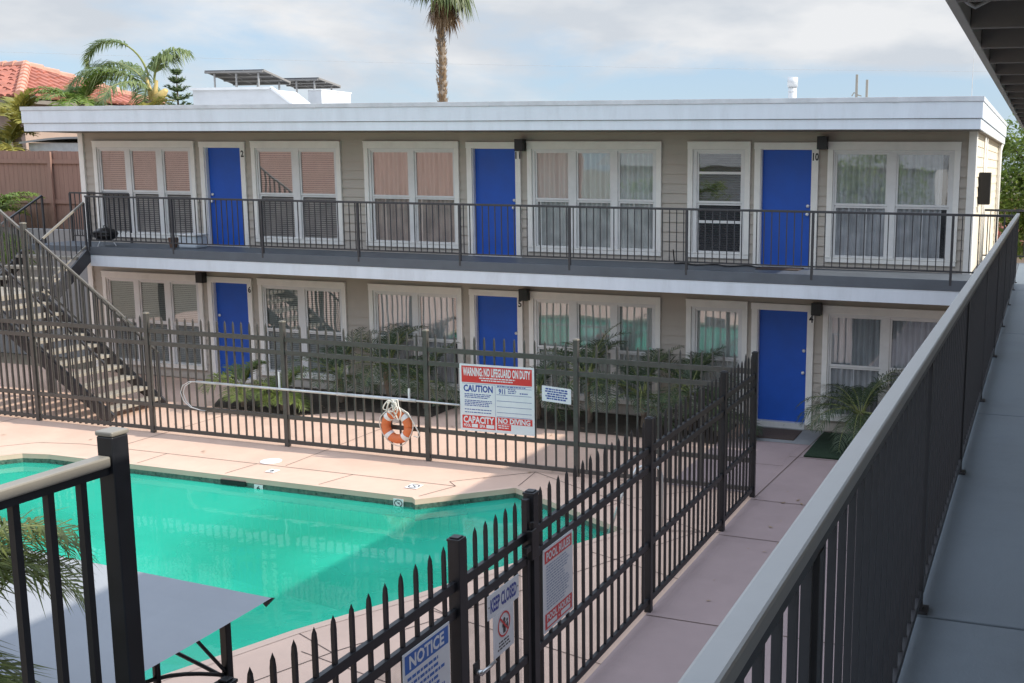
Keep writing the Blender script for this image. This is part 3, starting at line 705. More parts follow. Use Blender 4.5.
for z0, z1 in ((1.565,1.632),(1.37,1.436),(.56,.622),(0.0,.06)):
    mb = MB(); mb.box(FX-.018, FX+.018, -12.389, -11.451, z0, z1); mb.build('rail', M['black_metal'], GT, bevel=.003)
picket_set(GT, [(FX, -12.389+.938*j/6, .0, 1.93) for j in range(1, 6)], lambda m_, x, y, z0, z1: spear(m_, x, y, z0, z1), M['black_metal'])
mb = MB(); mb.poly([(FX-.03,-12.38,.02),(FX-.03,-11.46,.02),(FX-.03,-11.46,1.40),(FX-.03,-12.38,1.40)]); mb.build('mesh_screen', M['mesh_screen'], GT)
mb = MB(); mb.box(FX+.03, FX+.075, -11.47, -11.38, 1.42, 1.66); mb.box(FX+.03, FX+.07, -11.56, -11.47, 1.50, 1.55); mb.tube([(FX+.05,-11.425,1.66),(FX+.05,-11.425,1.72)], .02, 10); mb.build('latch', M['black_plastic'], GT, bevel=.006)
mb = MB(); mb.box(FX+.028, FX+.036, -12.35, -12.26, .80, .95); mb.build('lock_plate', M['black_plastic'], GT)
mb = MB(); mb.tube([(FX+.036,-12.32,.88),(FX+.09,-12.32,.88)], .022, 12); mb.tube([(FX+.085,-12.32,.88),(FX+.09,-12.25,.88),(FX+.09,-12.13,.885)], [.018,.014,.012], 10); mb.build('handle', M['steel'], GT, smooth=True)

# ------------------------------------------------------------------ signs
def sign(name, label, tl, right, w, h, t=.005, base='sign_white'):
    s = thing(name, label, 'sign', tl)
    f = Face(tl, right, (0,0,1))
    mb = MB(); f.plate(mb, w, h, t); mb.build('panel', M[base], s)
    return s, f
K1, K2, K3 = .0052, .0064, .0076
def t_(s, f, txt, x, y, w, h, m_, k=K1): mb = MB(); f.text(mb, txt, x, y, w, h, k); mb.build('lettering', M[m_], s)
def b_(s, f, x, y, w, h, m_, k=K1, name='band'): mb = MB(); f.rect(mb, x, y, w, h, k); mb.build(name, M[m_], s)
def l_(s, f, x, y, w, h, n_, m_, seed, fill=.55, c=False, k=K1): mb = MB(); f.lines(mb, x, y, w, h, n_, k, seed, fill, c); mb.build('small_print', M[m_], s)
s, f = sign('pool_sign', 'large white sign headed WARNING: NO LIFEGUARD ON DUTY on the far fence', (-5.075,FY-.06,1.465), (1,0,.006), 1.26, 1.045)
b_(s, f, .035,.03,1.19,.255,'sign_red'); b_(s, f, .035,.80,.565,.205,'sign_red'); b_(s, f, .625,.80,.60,.10,'sign_red'); b_(s, f, .625,.905,.24,.095,'sign_red')
b_(s, f, .045,.30,.56,.005,'sign_blue',K1,'ruled_line'); b_(s, f, .605,.30,.004,.49,'sign_blue',K1,'ruled_line')
for q in (.30,.335,.445,.54,.63,.72,.785): b_(s, f, .63,q,.585,.006,'sign_blue',K1,'ruled_line')
t_(s, f, 'WARNING: NO LIFEGUARD ON DUTY', .06,.05,1.14,.135,'sign_white',K2); l_(s, f, .30,.20,.68,.07,2,'sign_white',5,.5,True,K2)
t_(s, f, 'CAPACITY', .055,.812,.525,.11,'sign_white',K2); t_(s, f, 'POOL', .06,.935,.12,.05,'sign_white',K2); b_(s, f, .195,.932,.105,.055,'sign_white',K2,'blank_box')
t_(s, f, 'SPA', .33,.935,.10,.05,'sign_white',K2); b_(s, f, .445,.932,.135,.055,'sign_white',K2,'blank_box')
t_(s, f, 'NO DIVING', .65,.808,.54,.086,'sign_white',K2); l_(s, f, .64,.92,.20,.065,2,'sign_white',6,.5,True,K2)
t_(s, f, 'CAUTION', .065,.322,.50,.11,'sign_blue')
for q, n_ in ((.46,3),(.56,4),(.70,1),(.745,1)): l_(s, f, .08,q,.47,n_*.026,n_,'sign_blue',int(q*100),.5)
t_(s, f, '911', .665,.352,.11,.085,'sign_blue'); l_(s, f, .82,.35,.16,.08,3,'sign_blue',3,.5); l_(s, f, 1.02,.40,.17,.03,1,'sign_blue',4,.6); l_(s, f, .64,.312,.56,.02,1,'sign_blue',9,.7)
s, f = sign('notice_sign', 'small white sign with five lines of blue print right of the caution sign', (-3.70,FY-.035,1.215), (1,0,-.06), .475, .235)
l_(s, f, .03,.03,.415,.18,5,'sign_blue',12,.62,True)
SX = FX+.024
s, f = sign('notice_sign', 'white sign with a blue NOTICE heading on the fence left of the gate', (SX,-13.235,1.40), (0,1,0), .575, .46)
b_(s, f, .02,.018,.535,.125,'sign_notice'); t_(s, f, 'NOTICE', .07,.033,.43,.094,'sign_white',K2); l_(s, f, .045,.175,.49,.26,6,'sign_notice',21,.5)
s, f = sign('gate_sign', 'white KEEP CLOSED sign in blue letters tied to the pool gate', (SX,-12.115,1.362), (0,1,0), .50, .185)
t_(s, f, 'KEEP CLOSED', .04,.036,.42,.112,'sign_blue')
for x in (.008,.47): b_(s, f, x,.085,.018,.008,'sign_black',K1,'tie')
s, f = sign('pictogram_sign', 'small white sign with a red circle pictogram under the KEEP CLOSED sign', (SX+.001,-12.035,1.176), (0,1,0), .325, .335)
mb = MB(); cx, cy, ro, ri = .165, .115, .098, .084
for k in range(36):
    a, b = 2*math.pi*k/36, 2*math.pi*(k+1)/36
    mb.poly([f.p(cx+ro*math.cos(q), cy-ro*math.sin(q), K2) for q in (a, b)]+[f.p(cx+ri*math.cos(q), cy-ri*math.sin(q), K2) for q in (b, a)])
d_ = .7071
mb.poly([f.p(cx-ri*d_-.006, cy-ri*d_+.006, K2+.0006), f.p(cx+ri*d_-.006, cy+ri*d_+.006, K2+.0006), f.p(cx+ri*d_+.006, cy+ri*d_-.006, K2+.0006), f.p(cx-ri*d_+.006, cy-ri*d_-.006, K2+.0006)])
mb.build('red_circle', M['sign_red'], s)
def fig(hx, hy, hr, bx, by, bw, bh):
    mb = MB(); mb.poly([f.p(hx+hr*math.cos(q*.5236), hy-hr*math.sin(q*.5236), K1) for q in range(12)]); f.rect(mb, bx, by, bw, bh, K1)
    f.rect(mb, bx-.012, by+.01, .012, bh*.3, K1); mb.build('figure', M['sign_black'], s)
fig(.17,.082,.017,.150,.10,.04,.085); fig(.215,.10,.013,.205,.117,.022,.045)
l_(s, f, .05,.235,.22,.075,3,'sign_black',31,.5,True)
s, f = sign('pool_sign', 'tall white sign with red POOL RULES and POOL HOURS bands right of the gate', (SX,-11.175,1.395), (0,1,0), .585, .715)
b_(s, f, .025,.022,.535,.105,'sign_red'); b_(s, f, .025,.555,.535,.135,'sign_red')
t_(s, f, 'POOL RULES', .055,.037,.475,.075,'sign_white',K2); t_(s, f, 'POOL HOURS', .06,.568,.465,.058,'sign_white',K2)
b_(s, f, .06,.638,.19,.038,'sign_white',K2,'blank_box'); b_(s, f, .33,.638,.19,.038,'sign_white',K2,'blank_box'); b_(s, f, .283,.652,.018,.012,'sign_white',K2,'dash')
l_(s, f, .055,.15,.46,.39,16,'sign_grey',44,.5)

# ------------------------------------------------------------------ rescue gear and pool markers
s = thing('rescue_pole', 'long pale shepherd crook rescue pole hung along the far pool fence', 'rescue pole', (-7.5,FY-.07,.8))
yP = FY-.075
mb = MB(); mb.tube([(-10.06,yP,.828),(-6.1,yP,.822)], .021, 10); mb.build('pole', M['galv'], s, smooth=True)
mb = MB(); mb.tube([(-6.3,yP-.002,.823),(-5.08,yP-.002,.814)], .015, 10); mb.tube([(-7.3,yP-.001,.824),(-5.85,yP-.001,.822)], .026, 10); mb.build('pole_extension', M['galv'], s, smooth=True)
for k in (0, .055):
    mb = MB(); mb.tube([(-10.06,yP,.828),(-10.22+k,yP,.82),(-10.36+k,yP,.74),(-10.41+k,yP,.62),(-10.36+k,yP,.48),(-10.22+k*.6,yP,.38),(-10.02,yP,.345),(-9.9,yP,.34)], .006, 8); mb.build('hook', M['white'], s, smooth=True)
for x, l in ((-8.42,.30),(-5.99,.20)):
    mb = MB(); mb.box(x-.014, x+.014, yP+.024, yP+.05, .80, .80+l); mb.build('bracket', M['white'], s)
s = thing('life_ring', 'orange life ring with white bands and rope hanging on the far pool fence', 'life ring', (-6.165,FY-.13,.37))
C0 = Vector((-6.165,FY-.125,.40)); Rm, rm = .205, .074
def torus(a0, a1, rr, n, name, m, par):
    mb = MB(); pts = [C0+Vector((Rm*math.cos(a0+(a1-a0)*i/n), 0, Rm*math.sin(a0+(a1-a0)*i/n))) for i in range(n+1)]
    mb.tube(pts, rr, 14, cap=True); return mb.build(name, m, par, smooth=True)
torus(0, 2*math.pi, rm, 40, 'ring_body', M['orange'], s)
for k in range(4): a = R(45+90*k); torus(a-.16, a+.16, rm+.004, 6, 'white_band', M['white'], s)
r_ = random.Random(8)
mb = MB()
pts = [C0+Vector(((Rm+rm+.02+.02*math.sin(3*a))*math.cos(a), -.03, (Rm+rm+.015+.02*math.sin(4*a+1))*math.sin(a))) for a in [R(60-i*12) for i in range(32)]]
mb.tube(pts, .009, 6)
for q in range(5):
    cx = r_.uniform(-.07,.07); w_ = r_.uniform(.06,.14); h_ = r_.uniform(.16,.36)
    pts = [C0+Vector((cx+w_*math.sin(u)*(.7+.3*math.cos(2*u+q)), -.085-.02*q*.4+.015*math.cos(u*2), .43-h_*(1-math.cos(u))/2+.02*math.sin(3*u+q))) for u in [2*math.pi*i/22 for i in range(23)]]
    mb.tube(pts, .0105, 6)
mb.tube([C0+Vector(p) for p in ((.1,-.08,.32),(.24,-.06,.24),(.31,-.05,.12),(.38,-.05,.0),(.43,-.05,-.09),(.40,-.05,-.14),(.32,-.05,-.12))], .0095, 6)
mb.build('rope', M['rope'], s, smooth=True)
def disc(mb, x, y, z, r, n=24, sx=1): mb.poly([(x+sx*r*math.cos(2*math.pi*i/n), y+r*math.sin(2*math.pi*i/n), z) for i in range(n)])
mb = MB(); disc(mb, -7.97,-5.02,G+.012,.16); mb.tube([(-7.97,-5.02,G+.004),(-7.97,-5.02,G+.0115)], .165, 24); o = mb.build('drain_cover', M['white']); tag(o, 'round white cover set in the deck near the far pool edge', 'cover')
def tile(name, label, face, w, h, txt):
    s = thing(name, label, 'depth marker', face.o)
    mb = MB(); face.plate(mb, w, h, .006); mb.build('tile_plate', M['white'], s)
    mb = MB()
    if txt == 'nodive':
        for k in range(20):
            a, b = 2*math.pi*k/20, 2*math.pi*(k+1)/20
            mb.poly([face.p(w/2+w*.42*math.cos(t_), h/2-h*.42*math.sin(t_), .0065) for t_ in (a, b)]+[face.p(w/2+w*.33*math.cos(t_), h/2-h*.33*math.sin(t_), .0065) for t_ in (b, a)])
        mb.poly([face.p(w*.2,h*.24,.0066), face.p(w*.76,h*.8,.0066), face.p(w*.8,h*.76,.0066), face.p(w*.24,h*.2,.0066)]); face.rect(mb, w*.4,h*.4,w*.25,h*.12,.0064)
    else: face.text(mb, txt, w*.28,h*.18,w*.44,h*.64,.0065)
    mb.build('marking', M['sign_black'], s)
tile('depth_marker', 'white depth tile with a black 6 on the far pool wall', Face((-7.55,-5.935,G-.07), (1,0,0), (0,0,1)), .155, .11, '6')
tile('warning_tile', 'white no diving tile on the far pool wall near its inner corner', Face((-5.17,-5.95,G-.03), (1,0,0), (0,0,1)), .16, .13, 'nodive')
tile('depth_marker', 'white depth tile with a black 6 set flat in the deck beyond the pool', Face((-7.66,-5.40,G+.008), (1,0,0), (0,1,0)), .16, .16, '6')
tile('warning_tile', 'white no diving tile set flat in the deck near the inner pool corner', Face((-5.24,-5.36,G+.008), (1,0,0), (0,1,0)), .20, .20, 'nodive')
tile('warning_tile', 'white no diving tile set flat in the near deck beside the fence', Face((-2.2,-11.2,G+.008), (1,0,0), (0,1,0)), .22, .22, 'nodive')
mb = MB(); mb.box(-8.15,-7.70,-5.945,-5.93,G-.12,G-.05); o = mb.build('skimmer_opening', M['black_plastic']); tag(o, 'black slot of the skimmer in the far pool wall', 'skimmer')
# hand rails into the pool (seen through the right fence)
mb = MB(); mb.tube([(-1.15,-6.0,G),(-1.15,-6.0,.55),(-1.18,-6.02,.66),(-1.3,-6.07,.72),(-1.45,-6.13,.66),(-1.62,-6.22,.3),(-1.78,-6.32,G-.1)], .02, 8); o = mb.build('pool_handrail', M['galv'], smooth=True); tag(o, 'bent metal grab rail at the right corner of the pool', 'grab rail')

# ------------------------------------------------------------------ stairs at the left
ST = thing('staircase', 'outdoor L shaped concrete stair with dark railings rising to the left end of the balcony', 'stairs', (-14.5,-3,G))
LZ = 1.95
mb = MB(); mb.box(-17.0,-15.3,-3.75,-2.12,LZ-.10,LZ); mb.build('landing', M['concrete'], ST, bevel=.006)
mb = MB(); mb.box(-17.0,-15.34,-1.215,-.004,F2-.11,F2-.002); mb.build('landing', M['balcony_floor'], ST)
for i in range(10):
    x0 = -15.3+.28*i; z = LZ-.19*(i+1)
    mb = MB(); mb.box(x0, x0+.30, -3.70, -2.50, z-.06, z); mb.build('step', M['concrete'], ST, bevel=.006)
for i in range(3):
    y1 = -1.215-.30*i; z = F2-.2*(i+1)
    mb = MB(); mb.box(-16.95,-15.34, y1-.31, y1, z-.06, z); mb.build('step', M['concrete'], ST, bevel=.006)
for y in (-3.73,-2.47):
    mb = MB(); mb.bar((-15.32,y,LZ-.12), (-12.42,y,G+.02), .05, .24); mb.build('stringer', M['rail_metal'], ST)
for x in (-15.31,-16.98):
    mb = MB(); mb.bar((x,-1.2,F2-.15), (x,-2.14,LZ-.12), .05, .24); mb.build('stringer', M['rail_metal'], ST)
for x, y in ((-15.35,-3.6),(-15.35,-2.3),(-16.9,-3.6),(-16.9,-2.3)):
    mb = MB(); mb.box(x-.05, x+.05, y-.05, y+.05, G, LZ-.1); mb.build('support_post', M['rail_metal'], ST)
def stair_rail(p, q, h0=1.0, h1=.12, n=12, capm='tan_cap'):
    p = Vector(p); q = Vector(q)
    mb = MB(); mb.bar(p+Vector((0,0,h0)), q+Vector((0,0,h0)), .036, .036); mb.build('handrail', M[capm], ST)
    mb = MB(); mb.bar(p+Vector((0,0,h1)), q+Vector((0,0,h1)), .026, .026); mb.build('lower_rail', M[capm], ST)
    for i in range(n+1):
        c = p.lerp(q, i/n); mb = MB(); w = .018 if i in (0, n) else .008
        mb.box(c.x-w, c.x+w, c.y-w, c.y+w, c.z+(0 if i in (0, n) else h1), c.z+h0-.01); mb.build('baluster', M['rail_metal'], ST)
stair_rail((-15.25,-3.73,LZ), (-12.5,-3.73,G+.05), n=26, capm='rail_metal')
stair_rail((-15.25,-2.47,LZ), (-12.5,-2.47,G+.05), n=26, capm='bronze_metal')
stair_rail((-15.31,-1.27,F2-.1), (-15.31,-2.3,LZ+.02), n=8)
stair_rail((-16.98,-.75,F2), (-16.98,-2.2,LZ), n=10, capm='rail_metal')
stair_rail((-16.98,-.03,F2), (-15.36,-.03,F2), h0=1.05, n=12, capm='rail_metal')
stair_rail((-16.98,-3.72,LZ), (-15.36,-3.72,LZ), n=12, capm='rail_metal')

# ------------------------------------------------------------------ canopy on the near deck
CA = thing('grill_canopy', 'grey fabric two tier garden canopy on black posts beside the pool, lower left', 'canopy', (-1.9,-14.95,G))
cx0, cx1, cy0, cy1 = -2.95, -.33, -16.1, -14.47
ez, iz = 2.265, 2.63
mx_, my_ = (cx0+cx1)/2, (cy0+cy1)/2
i0, i1, j0, j1 = mx_-.50, mx_+.20, my_-.28, my_+.20
def hip(mb, x0, x1, y0, y1, z0, a0, a1, b0, b1, z1, sag=.05, n=8):
    o_ = [(x0,y0,z0),(x1,y0,z0),(x1,y1,z0),(x0,y1,z0)]; t_ = [(a0,b0,z1),(a1,b0,z1),(a1,b1,z1),(a0,b1,z1)]
    for k in range(4):
        p, q, r2, s2 = Vector(o_[k]), Vector(o_[(k+1) % 4]), Vector(t_[(k+1) % 4]), Vector(t_[k])
        for i in range(n):
            for j in range(n):
                def P(u, v):
                    w = p.lerp(q, u).lerp(s2.lerp(r2, u), v)
                    return w - Vector((0,0,sag*math.sin(math.pi*u)*math.sin(math.pi*min(1, v*.9+.1))))
                mb.poly([P(i/n,j/n), P((i+1)/n,j/n), P((i+1)/n,(j+1)/n), P(i/n,(j+1)/n)])
mb = MB(); hip(mb, cx0, cx1, cy0, cy1, ez, i0, i1, j0, j1, iz); mb.build('lower_cover', M['grey_fabric'], CA, smooth=True)
mb = MB(); hip(mb, i0-.10, i1+.08, j0-.10, j1+.08, iz+.075, mx_-.3, mx_, my_-.05, my_-.02, iz+.26, .02); mb.build('upper_cover', M['grey_fabric'], CA, smooth=True)
mb = MB()
for p, q in (((i0,j0),(i1,j0)),((i1,j0),(i1,j1)),((i1,j1),(i0,j1)),((i0,j1),(i0,j0))): mb.bar((*p,iz+.02), (*q,iz+.02), .02, .06)
for p, q in (((cx0,cy0),(i0,j0)),((cx1,cy0),(i1,j0)),((cx1,cy1),(i1,j1)),((cx0,cy1),(i0,j1))): mb.bar(Vector((*p,ez-.085)).lerp(Vector((*q,iz-.06)),.2), (*q,iz-.06), .02, .02)
mb.build('roof_frame', M['black_metal'], CA)
mb = MB()
for (x, y) in ((cx1,cy1),(cx1,cy0),(cx0,cy1),(cx0,cy0)):
    sx = 1 if x == cx1 else -1; sy = 1 if y == cy1 else -1
    mb = MB(); mb.poly([(x-sx*.07,y,ez-.003),(x+sx*.012,y+sy*.012,ez-.002),(x,y-sy*.07,ez-.003),(x-sx*.02,y-sy*.02,ez-.045)]); mb.build('corner_pocket', M['black_plastic'], CA)
for (x, y) in ((cx1-.17,cy1-.15),(cx1-.17,cy0+.15),(cx0+.17,cy1-.15),(cx0+.17,cy0+.15)):
    mb = MB(); mb.box(x-.02, x+.02, y-.02, y+.02, G+.003, ez+.01); mb.build('post', M['black_metal'], CA, bevel=.003)
for y in (cy1-.15, cy0+.15): 
    mb = MB(); pts = [(cx0+.17+(cx1-cx0-.34)*i/14, y, ez-.40+.22*math.sin(math.pi*i/14)) for i in range(15)]; mb.tube(pts, .0105, 8); mb.build('arched_brace', M['black_metal'], CA, smooth=True)
for x in (cx1-.17, cx0+.17):
    mb = MB(); pts = [(x, cy1-.15-(cy1-cy0-.30)*i/14, ez-.38+.22*math.sin(math.pi*i/14)) for i in range(15)]; mb.tube(pts, .0105, 8)
    mb.box(x-.012, x+.012, cy1-.62, cy1-.596, ez-.22, ez+.02); mb.build('arched_brace', M['black_metal'], CA, smooth=True)
    mb = MB(); mb.tube([(x,cy1-.16,ez-.36),(x,cy1-.42,ez-.01)], .0095, 8); mb.build('diagonal_brace', M['black_metal'], CA)

# ------------------------------------------------------------------ plants
def frond(ml, mr, base, az, el, L, droop, leaf, n=26, w=.02, hang=.3, rr=.012, start=.15, twist=0, rng=rnd, vee=.35):
    """pinnate leaf: a drooping stalk with narrow leaflets on both sides"""
    p = Vector(base); e = el; steps = 16; pts = [p.copy()]; dirs = []
    for i in range(steps):
        d = Vector((math.cos(az)*math.cos(e), math.sin(az)*math.cos(e), math.sin(e))); dirs.append(d)
        p = p + d*(L/steps); pts.append(p.copy()); e -= droop/steps*(.5+1.0*i/steps); az += twist/steps
    mr.tube(pts, [rr*(1-.85*i/steps) for i in range(steps+1)], 5)
    for k in range(n):
        t = start+(1-start)*(k+.5)/n; fi = t*steps; i = min(int(fi), steps-1); q = pts[i].lerp(pts[i+1], fi-i); d = dirs[i]
        side = d.cross(Vector((0,0,1)))
        if side.length < .05: side = Vector((math.sin(az), -math.cos(az), 0))
        side.normalize(); up = side.cross(d)
        prof = math.sin(math.pi*min(1, .12+.86*t))**.55
        ll = leaf*prof*rng.uniform(.8, 1.12)
        for s_ in (-1, 1):
            dd = (side*s_*rng.uniform(.75,1.05) + d*rng.uniform(.45,.8) + up*vee*rng.uniform(.3,1.4)).normalized()
            a = q; m_ = q + dd*ll*.5; tip = q + dd*ll*.96 - Vector((0,0,ll*hang*rng.uniform(.6,1.4)))
            m_ = m_ - Vector((0,0,ll*hang*.18))
            wv = dd.cross(up); wv = wv.normalized() if wv.length > .01 else d
            ww = w*rng.uniform(.7,1.2)
            ml.poly([a-wv*ww*.3, m_-wv*ww*.5, m_+wv*ww*.5, a+wv*ww*.3]); ml.poly([m_-wv*ww*.5, tip, m_+wv*ww*.5])
def palm(name, label, cat, loc, trunk_h, nf, L, leaf, leafm, el=(.2,1.3), droop=1.6, n=24, w=.02, hang=.3, trunk_r=.07, group=None, seed=1, rr=.012, vee=.35):
    r = random.Random(seed)
    t = thing(name, label, cat, loc, group)
    c = Vector(loc)+Vector((0,0,trunk_h))
    if trunk_h > .05:
        mb = MB(); k = max(3, int(trunk_h/.08))
        mb.tube([Vector(loc)+Vector((.02*math.sin(i*.7),.02*math.cos(i*.5),trunk_h*i/k)) for i in range(k+1)], [trunk_r*(1+.12*(i % 2)) for i in range(k+1)], 10); mb.build('trunk', M['trunk'], t)
    ml, mr = MB(), MB()
    for i in range(nf):
        az = i*2.39996+r.uniform(-.3,.3); e = el[0]+(el[1]-el[0])*((i*.618) % 1)
        frond(ml, mr, c+Vector((math.cos(az)*.03, math.sin(az)*.03, r.uniform(-.05,.05))), az, e, L*r.uniform(.8,1.1), droop*r.uniform(.8,1.2), leaf, n, w, hang, rr, rng=r, vee=vee)
    ml.build('crown', M[leafm], t); mr.build('frond_stalks', M['rachis'], t)
    return t
gp = 'palms planted along the ground floor windows'
for i, (x, y, h, L, m_, lab, nf) in enumerate((
    (-11.05,-1.95,.30,.70,'pygmy_bright','bright yellow green palm shrub right of door 6',16),
    (-10.15,-1.95,.22,.65,'pygmy_bright','light green palm shrub under the ground floor window, second from the left',14),
    (-9.55,-.95,.45,1.05,'pygmy','dark palm shrub in front of the wall between two ground floor windows',18),
    (-8.55,-.85,.65,1.05,'pygmy','taller dark palm whose fronds cross the window left of door 5',18),
    (-7.75,-.85,.40,.95,'pygmy','dark palm shrub nearest to the left of the caution sign',16),
    (-5.35,-.9,.35,.90,'pygmy','low dark palm shrub just right of door 5',15),
    (-4.35,-.85,.72,1.10,'pygmy','dark palm rising in front of the triple window right of door 5',20),
    (-3.30,-.85,.48,1.05,'pygmy','dark palm in front of the right pane of the ground floor triple window',17),
    (-2.45,-.8,.60,1.05,'pygmy','dark palm spreading in front of the single ground floor window',18),
    (-1.85,-1.0,.30,.75,'pygmy','small dark palm shrub next to the left of door 4',13))):
    palm('palm_shrub', lab, 'palm', (x,y,G+.008), h+.1, nf+2, L*1.06, .32, m_, (.1,1.5), 1.4, 28, .016, .25, .05, gp, 20+i)
palm('palm_shrub', 'feathery dark palm on the turf patch right of door 4', 'palm', (.55,-.62,G+.03), .48, 24, 1.15, .30, 'pygmy', (.0,1.4), 1.9, 32, .014, .5, .06, gp, 40)
# near palm at the lower left, partly in sun
t = thing('palm_tree', 'feathery palm with long sunlit fronds behind the near left railing', 'palm', (-.20,-16.42,G))
mb = MB(); mb.tube([(-.20+.02*math.sin(i),-16.42,G+2.9*i/14) for i in range(15)], [.06*(1+.1*(i % 2)) for i in range(15)], 10); mb.build('trunk', M['trunk'], t)
ml, mr = MB(), MB(); r_ = random.Random(5)
cc = Vector((-.20,-16.42,2.86))
for i in range(62):
    az = i*2.39996+.5; e = -.35+1.6*((i*.618) % 1)
    frond(ml, mr, cc+Vector((0,0,r_.uniform(-.08,.08))), az, e, r_.uniform(.55,.82), r_.uniform(1.8,2.6), .25, 34, .009, .5, .006, rng=r_)
ml.build('crown', M['near'], t); mr.build('frond_stalks', M['rachis'], t)
# planting on the raised ground at the left
mb = MB(); mb.box(-45,-16.64,1.2,40,G-.2,2.62); o = mb.build('terrace', M['ground']); o['kind'] = 'structure'
mb = MB(); mb.box(-40,-16.64,1.05,1.198,G,2.90); o = mb.build('retaining_wall', M['pad'], bevel=.01); tag(o, 'low grey retaining wall behind the top of the stairs', 'wall')
palm('palm_shrub', 'lime green fern like palm at the left edge above the stairs', 'palm', (-20.5,.6,G), 3.0, 36, 1.6, .42, 'lime', (.1,1.3), 1.8, 34, .035, .35, .10, None, 60, .02)
# timber fence
def board_fence(name, label, x0, x1, y, z0, z1, post_step=2.35, tiers=(.30,.86), m_='wood_fence'):
    t = thing(name, label, 'fence', ((x0+x1)/2,y,z0))
    mb = MB(); x = x0; r = random.Random(int(abs(x0)*10))
    while x < x1:
        w = min(.145, x1-x); mb.box(x, x+w-.006, y, y+.02+r.uniform(0,.006), z0, z1+r.uniform(-.008,.008)); x += .145
    mb.build('boards', M[m_], t)
    for k in tiers:
        z = z0+(z1-z0)*k; mb = MB(); mb.box(x0, x1, y-.042, y-.002, z-.05, z+.05); mb.build('rail', M[m_], t)
    x = x0+.35
    while x < x1:
        mb = MB(); mb.box(x-.05, x+.05, y-.095, y-.045, z0, z1-.02); mb.build('post', M[m_], t); x += post_step
    return t
board_fence('wooden_fence', 'pinkish brown board fence on the raised ground beyond the stairs', -30.0, -16.75, 2.1, 2.62, 4.72, 1.98, (.42,.88))
# shed behind the fence
t = thing('shed', 'grey shed with a shallow curved roof just behind the board fence', 'shed', (-20.1,3.6,2.62))
mb = MB(); mb.box(-21.35,-18.0,2.9,4.6,2.62,4.93); mb.build('wall', M['galv'], t)
mb = MB(); n_ = 12
for i in range(n_):
    xa, xb = -21.5+3.65*i/n_, -21.5+3.65*(i+1)/n_; za, zb = [4.95+.13*math.sin(math.pi*q/n_) for q in (i, i+1)]
    mb.poly([(xa,2.75,za),(xb,2.75,zb),(xb,4.75,zb),(xa,4.75,za)]); mb.poly([(xa,2.75,za-.05),(xb,2.75,zb-.05),(xb,2.75,zb),(xa,2.75,za)])
mb.build('roof', M['shingle'], t)
# tiled house
HX, HY, HZ = -25.2, 6.15, 6.31
t = thing('tile_roof_house', 'cream house with a red clay tile hip roof behind the left end of the building', 'house', (-30,10,2.62))
mb = MB(); mb.box(HX-14,HX-.55,HY+.55,HY+5.0,2.62,HZ-.02); mb.build('wall', M['house_wall'], t)
mb = MB(); mb.box(HX-14.5,HX+.02,HY-.02,HY+5.6,HZ-.16,HZ-.05); mb.build('eaves', M['soffit'], t)
mb = MB()
def barrel(e0, e1, up, slope_len, h, cut):
    """rows of clay barrels on a roof plane: e0->e1 along the eave, up = inward direction"""
    e0 = Vector(e0); e1 = Vector(e1); ud = Vector(up); d = (e1-e0); L = d.length; d.normalize(); N_ = int(L/.27)
    nrm = Vector((-ud.x*h/slope_len, -ud.y*h/slope_len, 1)).normalized()
    for i in range(N_):
        u = (i+.5)*L/N_; lim = cut(u, L)
        if lim <= .05: continue
        k = max(1, int(lim/.42))
        for j in range(k):
            v0, v1 = lim*j/k, lim*(j+1)/k+.03
            prev = None
            for q in range(5):
                a = math.pi*q/4; off = d*(.115*math.cos(a)*-1); lift = .085*math.sin(a)
                p0 = e0+d*u+ud*v0+Vector((0,0,h*v0/slope_len))+off+nrm*(lift+.03); p1 = e0+d*u+ud*v1+Vector((0,0,h*v1/slope_len))+off*.9+nrm*lift*.9
                if prev: mb.poly([prev[0], p0, p1, prev[1]])
                prev = (p0, p1)
            mb.poly([e0+d*u+ud*v0+Vector((0,0,h*v0/slope_len))+d*(-.115*math.cos(math.pi*q/4))+nrm*(.085*math.sin(math.pi*q/4)+.03) for q in range(5)])
HH, T_ = 1.15, 2.8
barrel((HX-14,HY,HZ), (HX,HY,HZ), (0,1,0), T_, HH, lambda u, L: min(T_, L-u))
barrel((HX,HY,HZ), (HX,HY+5.6,HZ), (-1,0,0), T_, HH, lambda u, L: min(u, L-u))
mb.build('roof_tiles', M['tile'], t)
mb = MB(); a, b, c, d = (HX-14,HY,HZ), (HX,HY,HZ), (HX-T_,HY+T_,HZ+HH), (HX-14,HY+T_,HZ+HH)
mb.poly([a,b,c,d]); mb.poly([b,(HX,HY+5.6,HZ),c]); mb.poly([(HX,HY+5.6,HZ),(HX-14,HY+5.6,HZ),d,c]); mb.build('roof_deck', M['tile'], t)
mb = MB()
for p, q in ((b, c), (c, d), ((HX,HY+5.6,HZ), c)):
    p, q = Vector(p), Vector(q); k = int((q-p).length/.42)
    for j in range(k): mb.tube([p.lerp(q, j/k)+Vector((0,0,.07)), p.lerp(q, (j+1.1)/k)+Vector((0,0,.05))], [.15,.12], 8)
mb.build('ridge_tiles', M['tile_cap'], t)
mb = MB(); mb.obox((HX-5.2,HY+1.9,HZ+.95),(1,0,0),(0,.925,.38),(0,-.38,.925),.8,.5,.03); mb.build('skylight', M['glass_dark'], t)
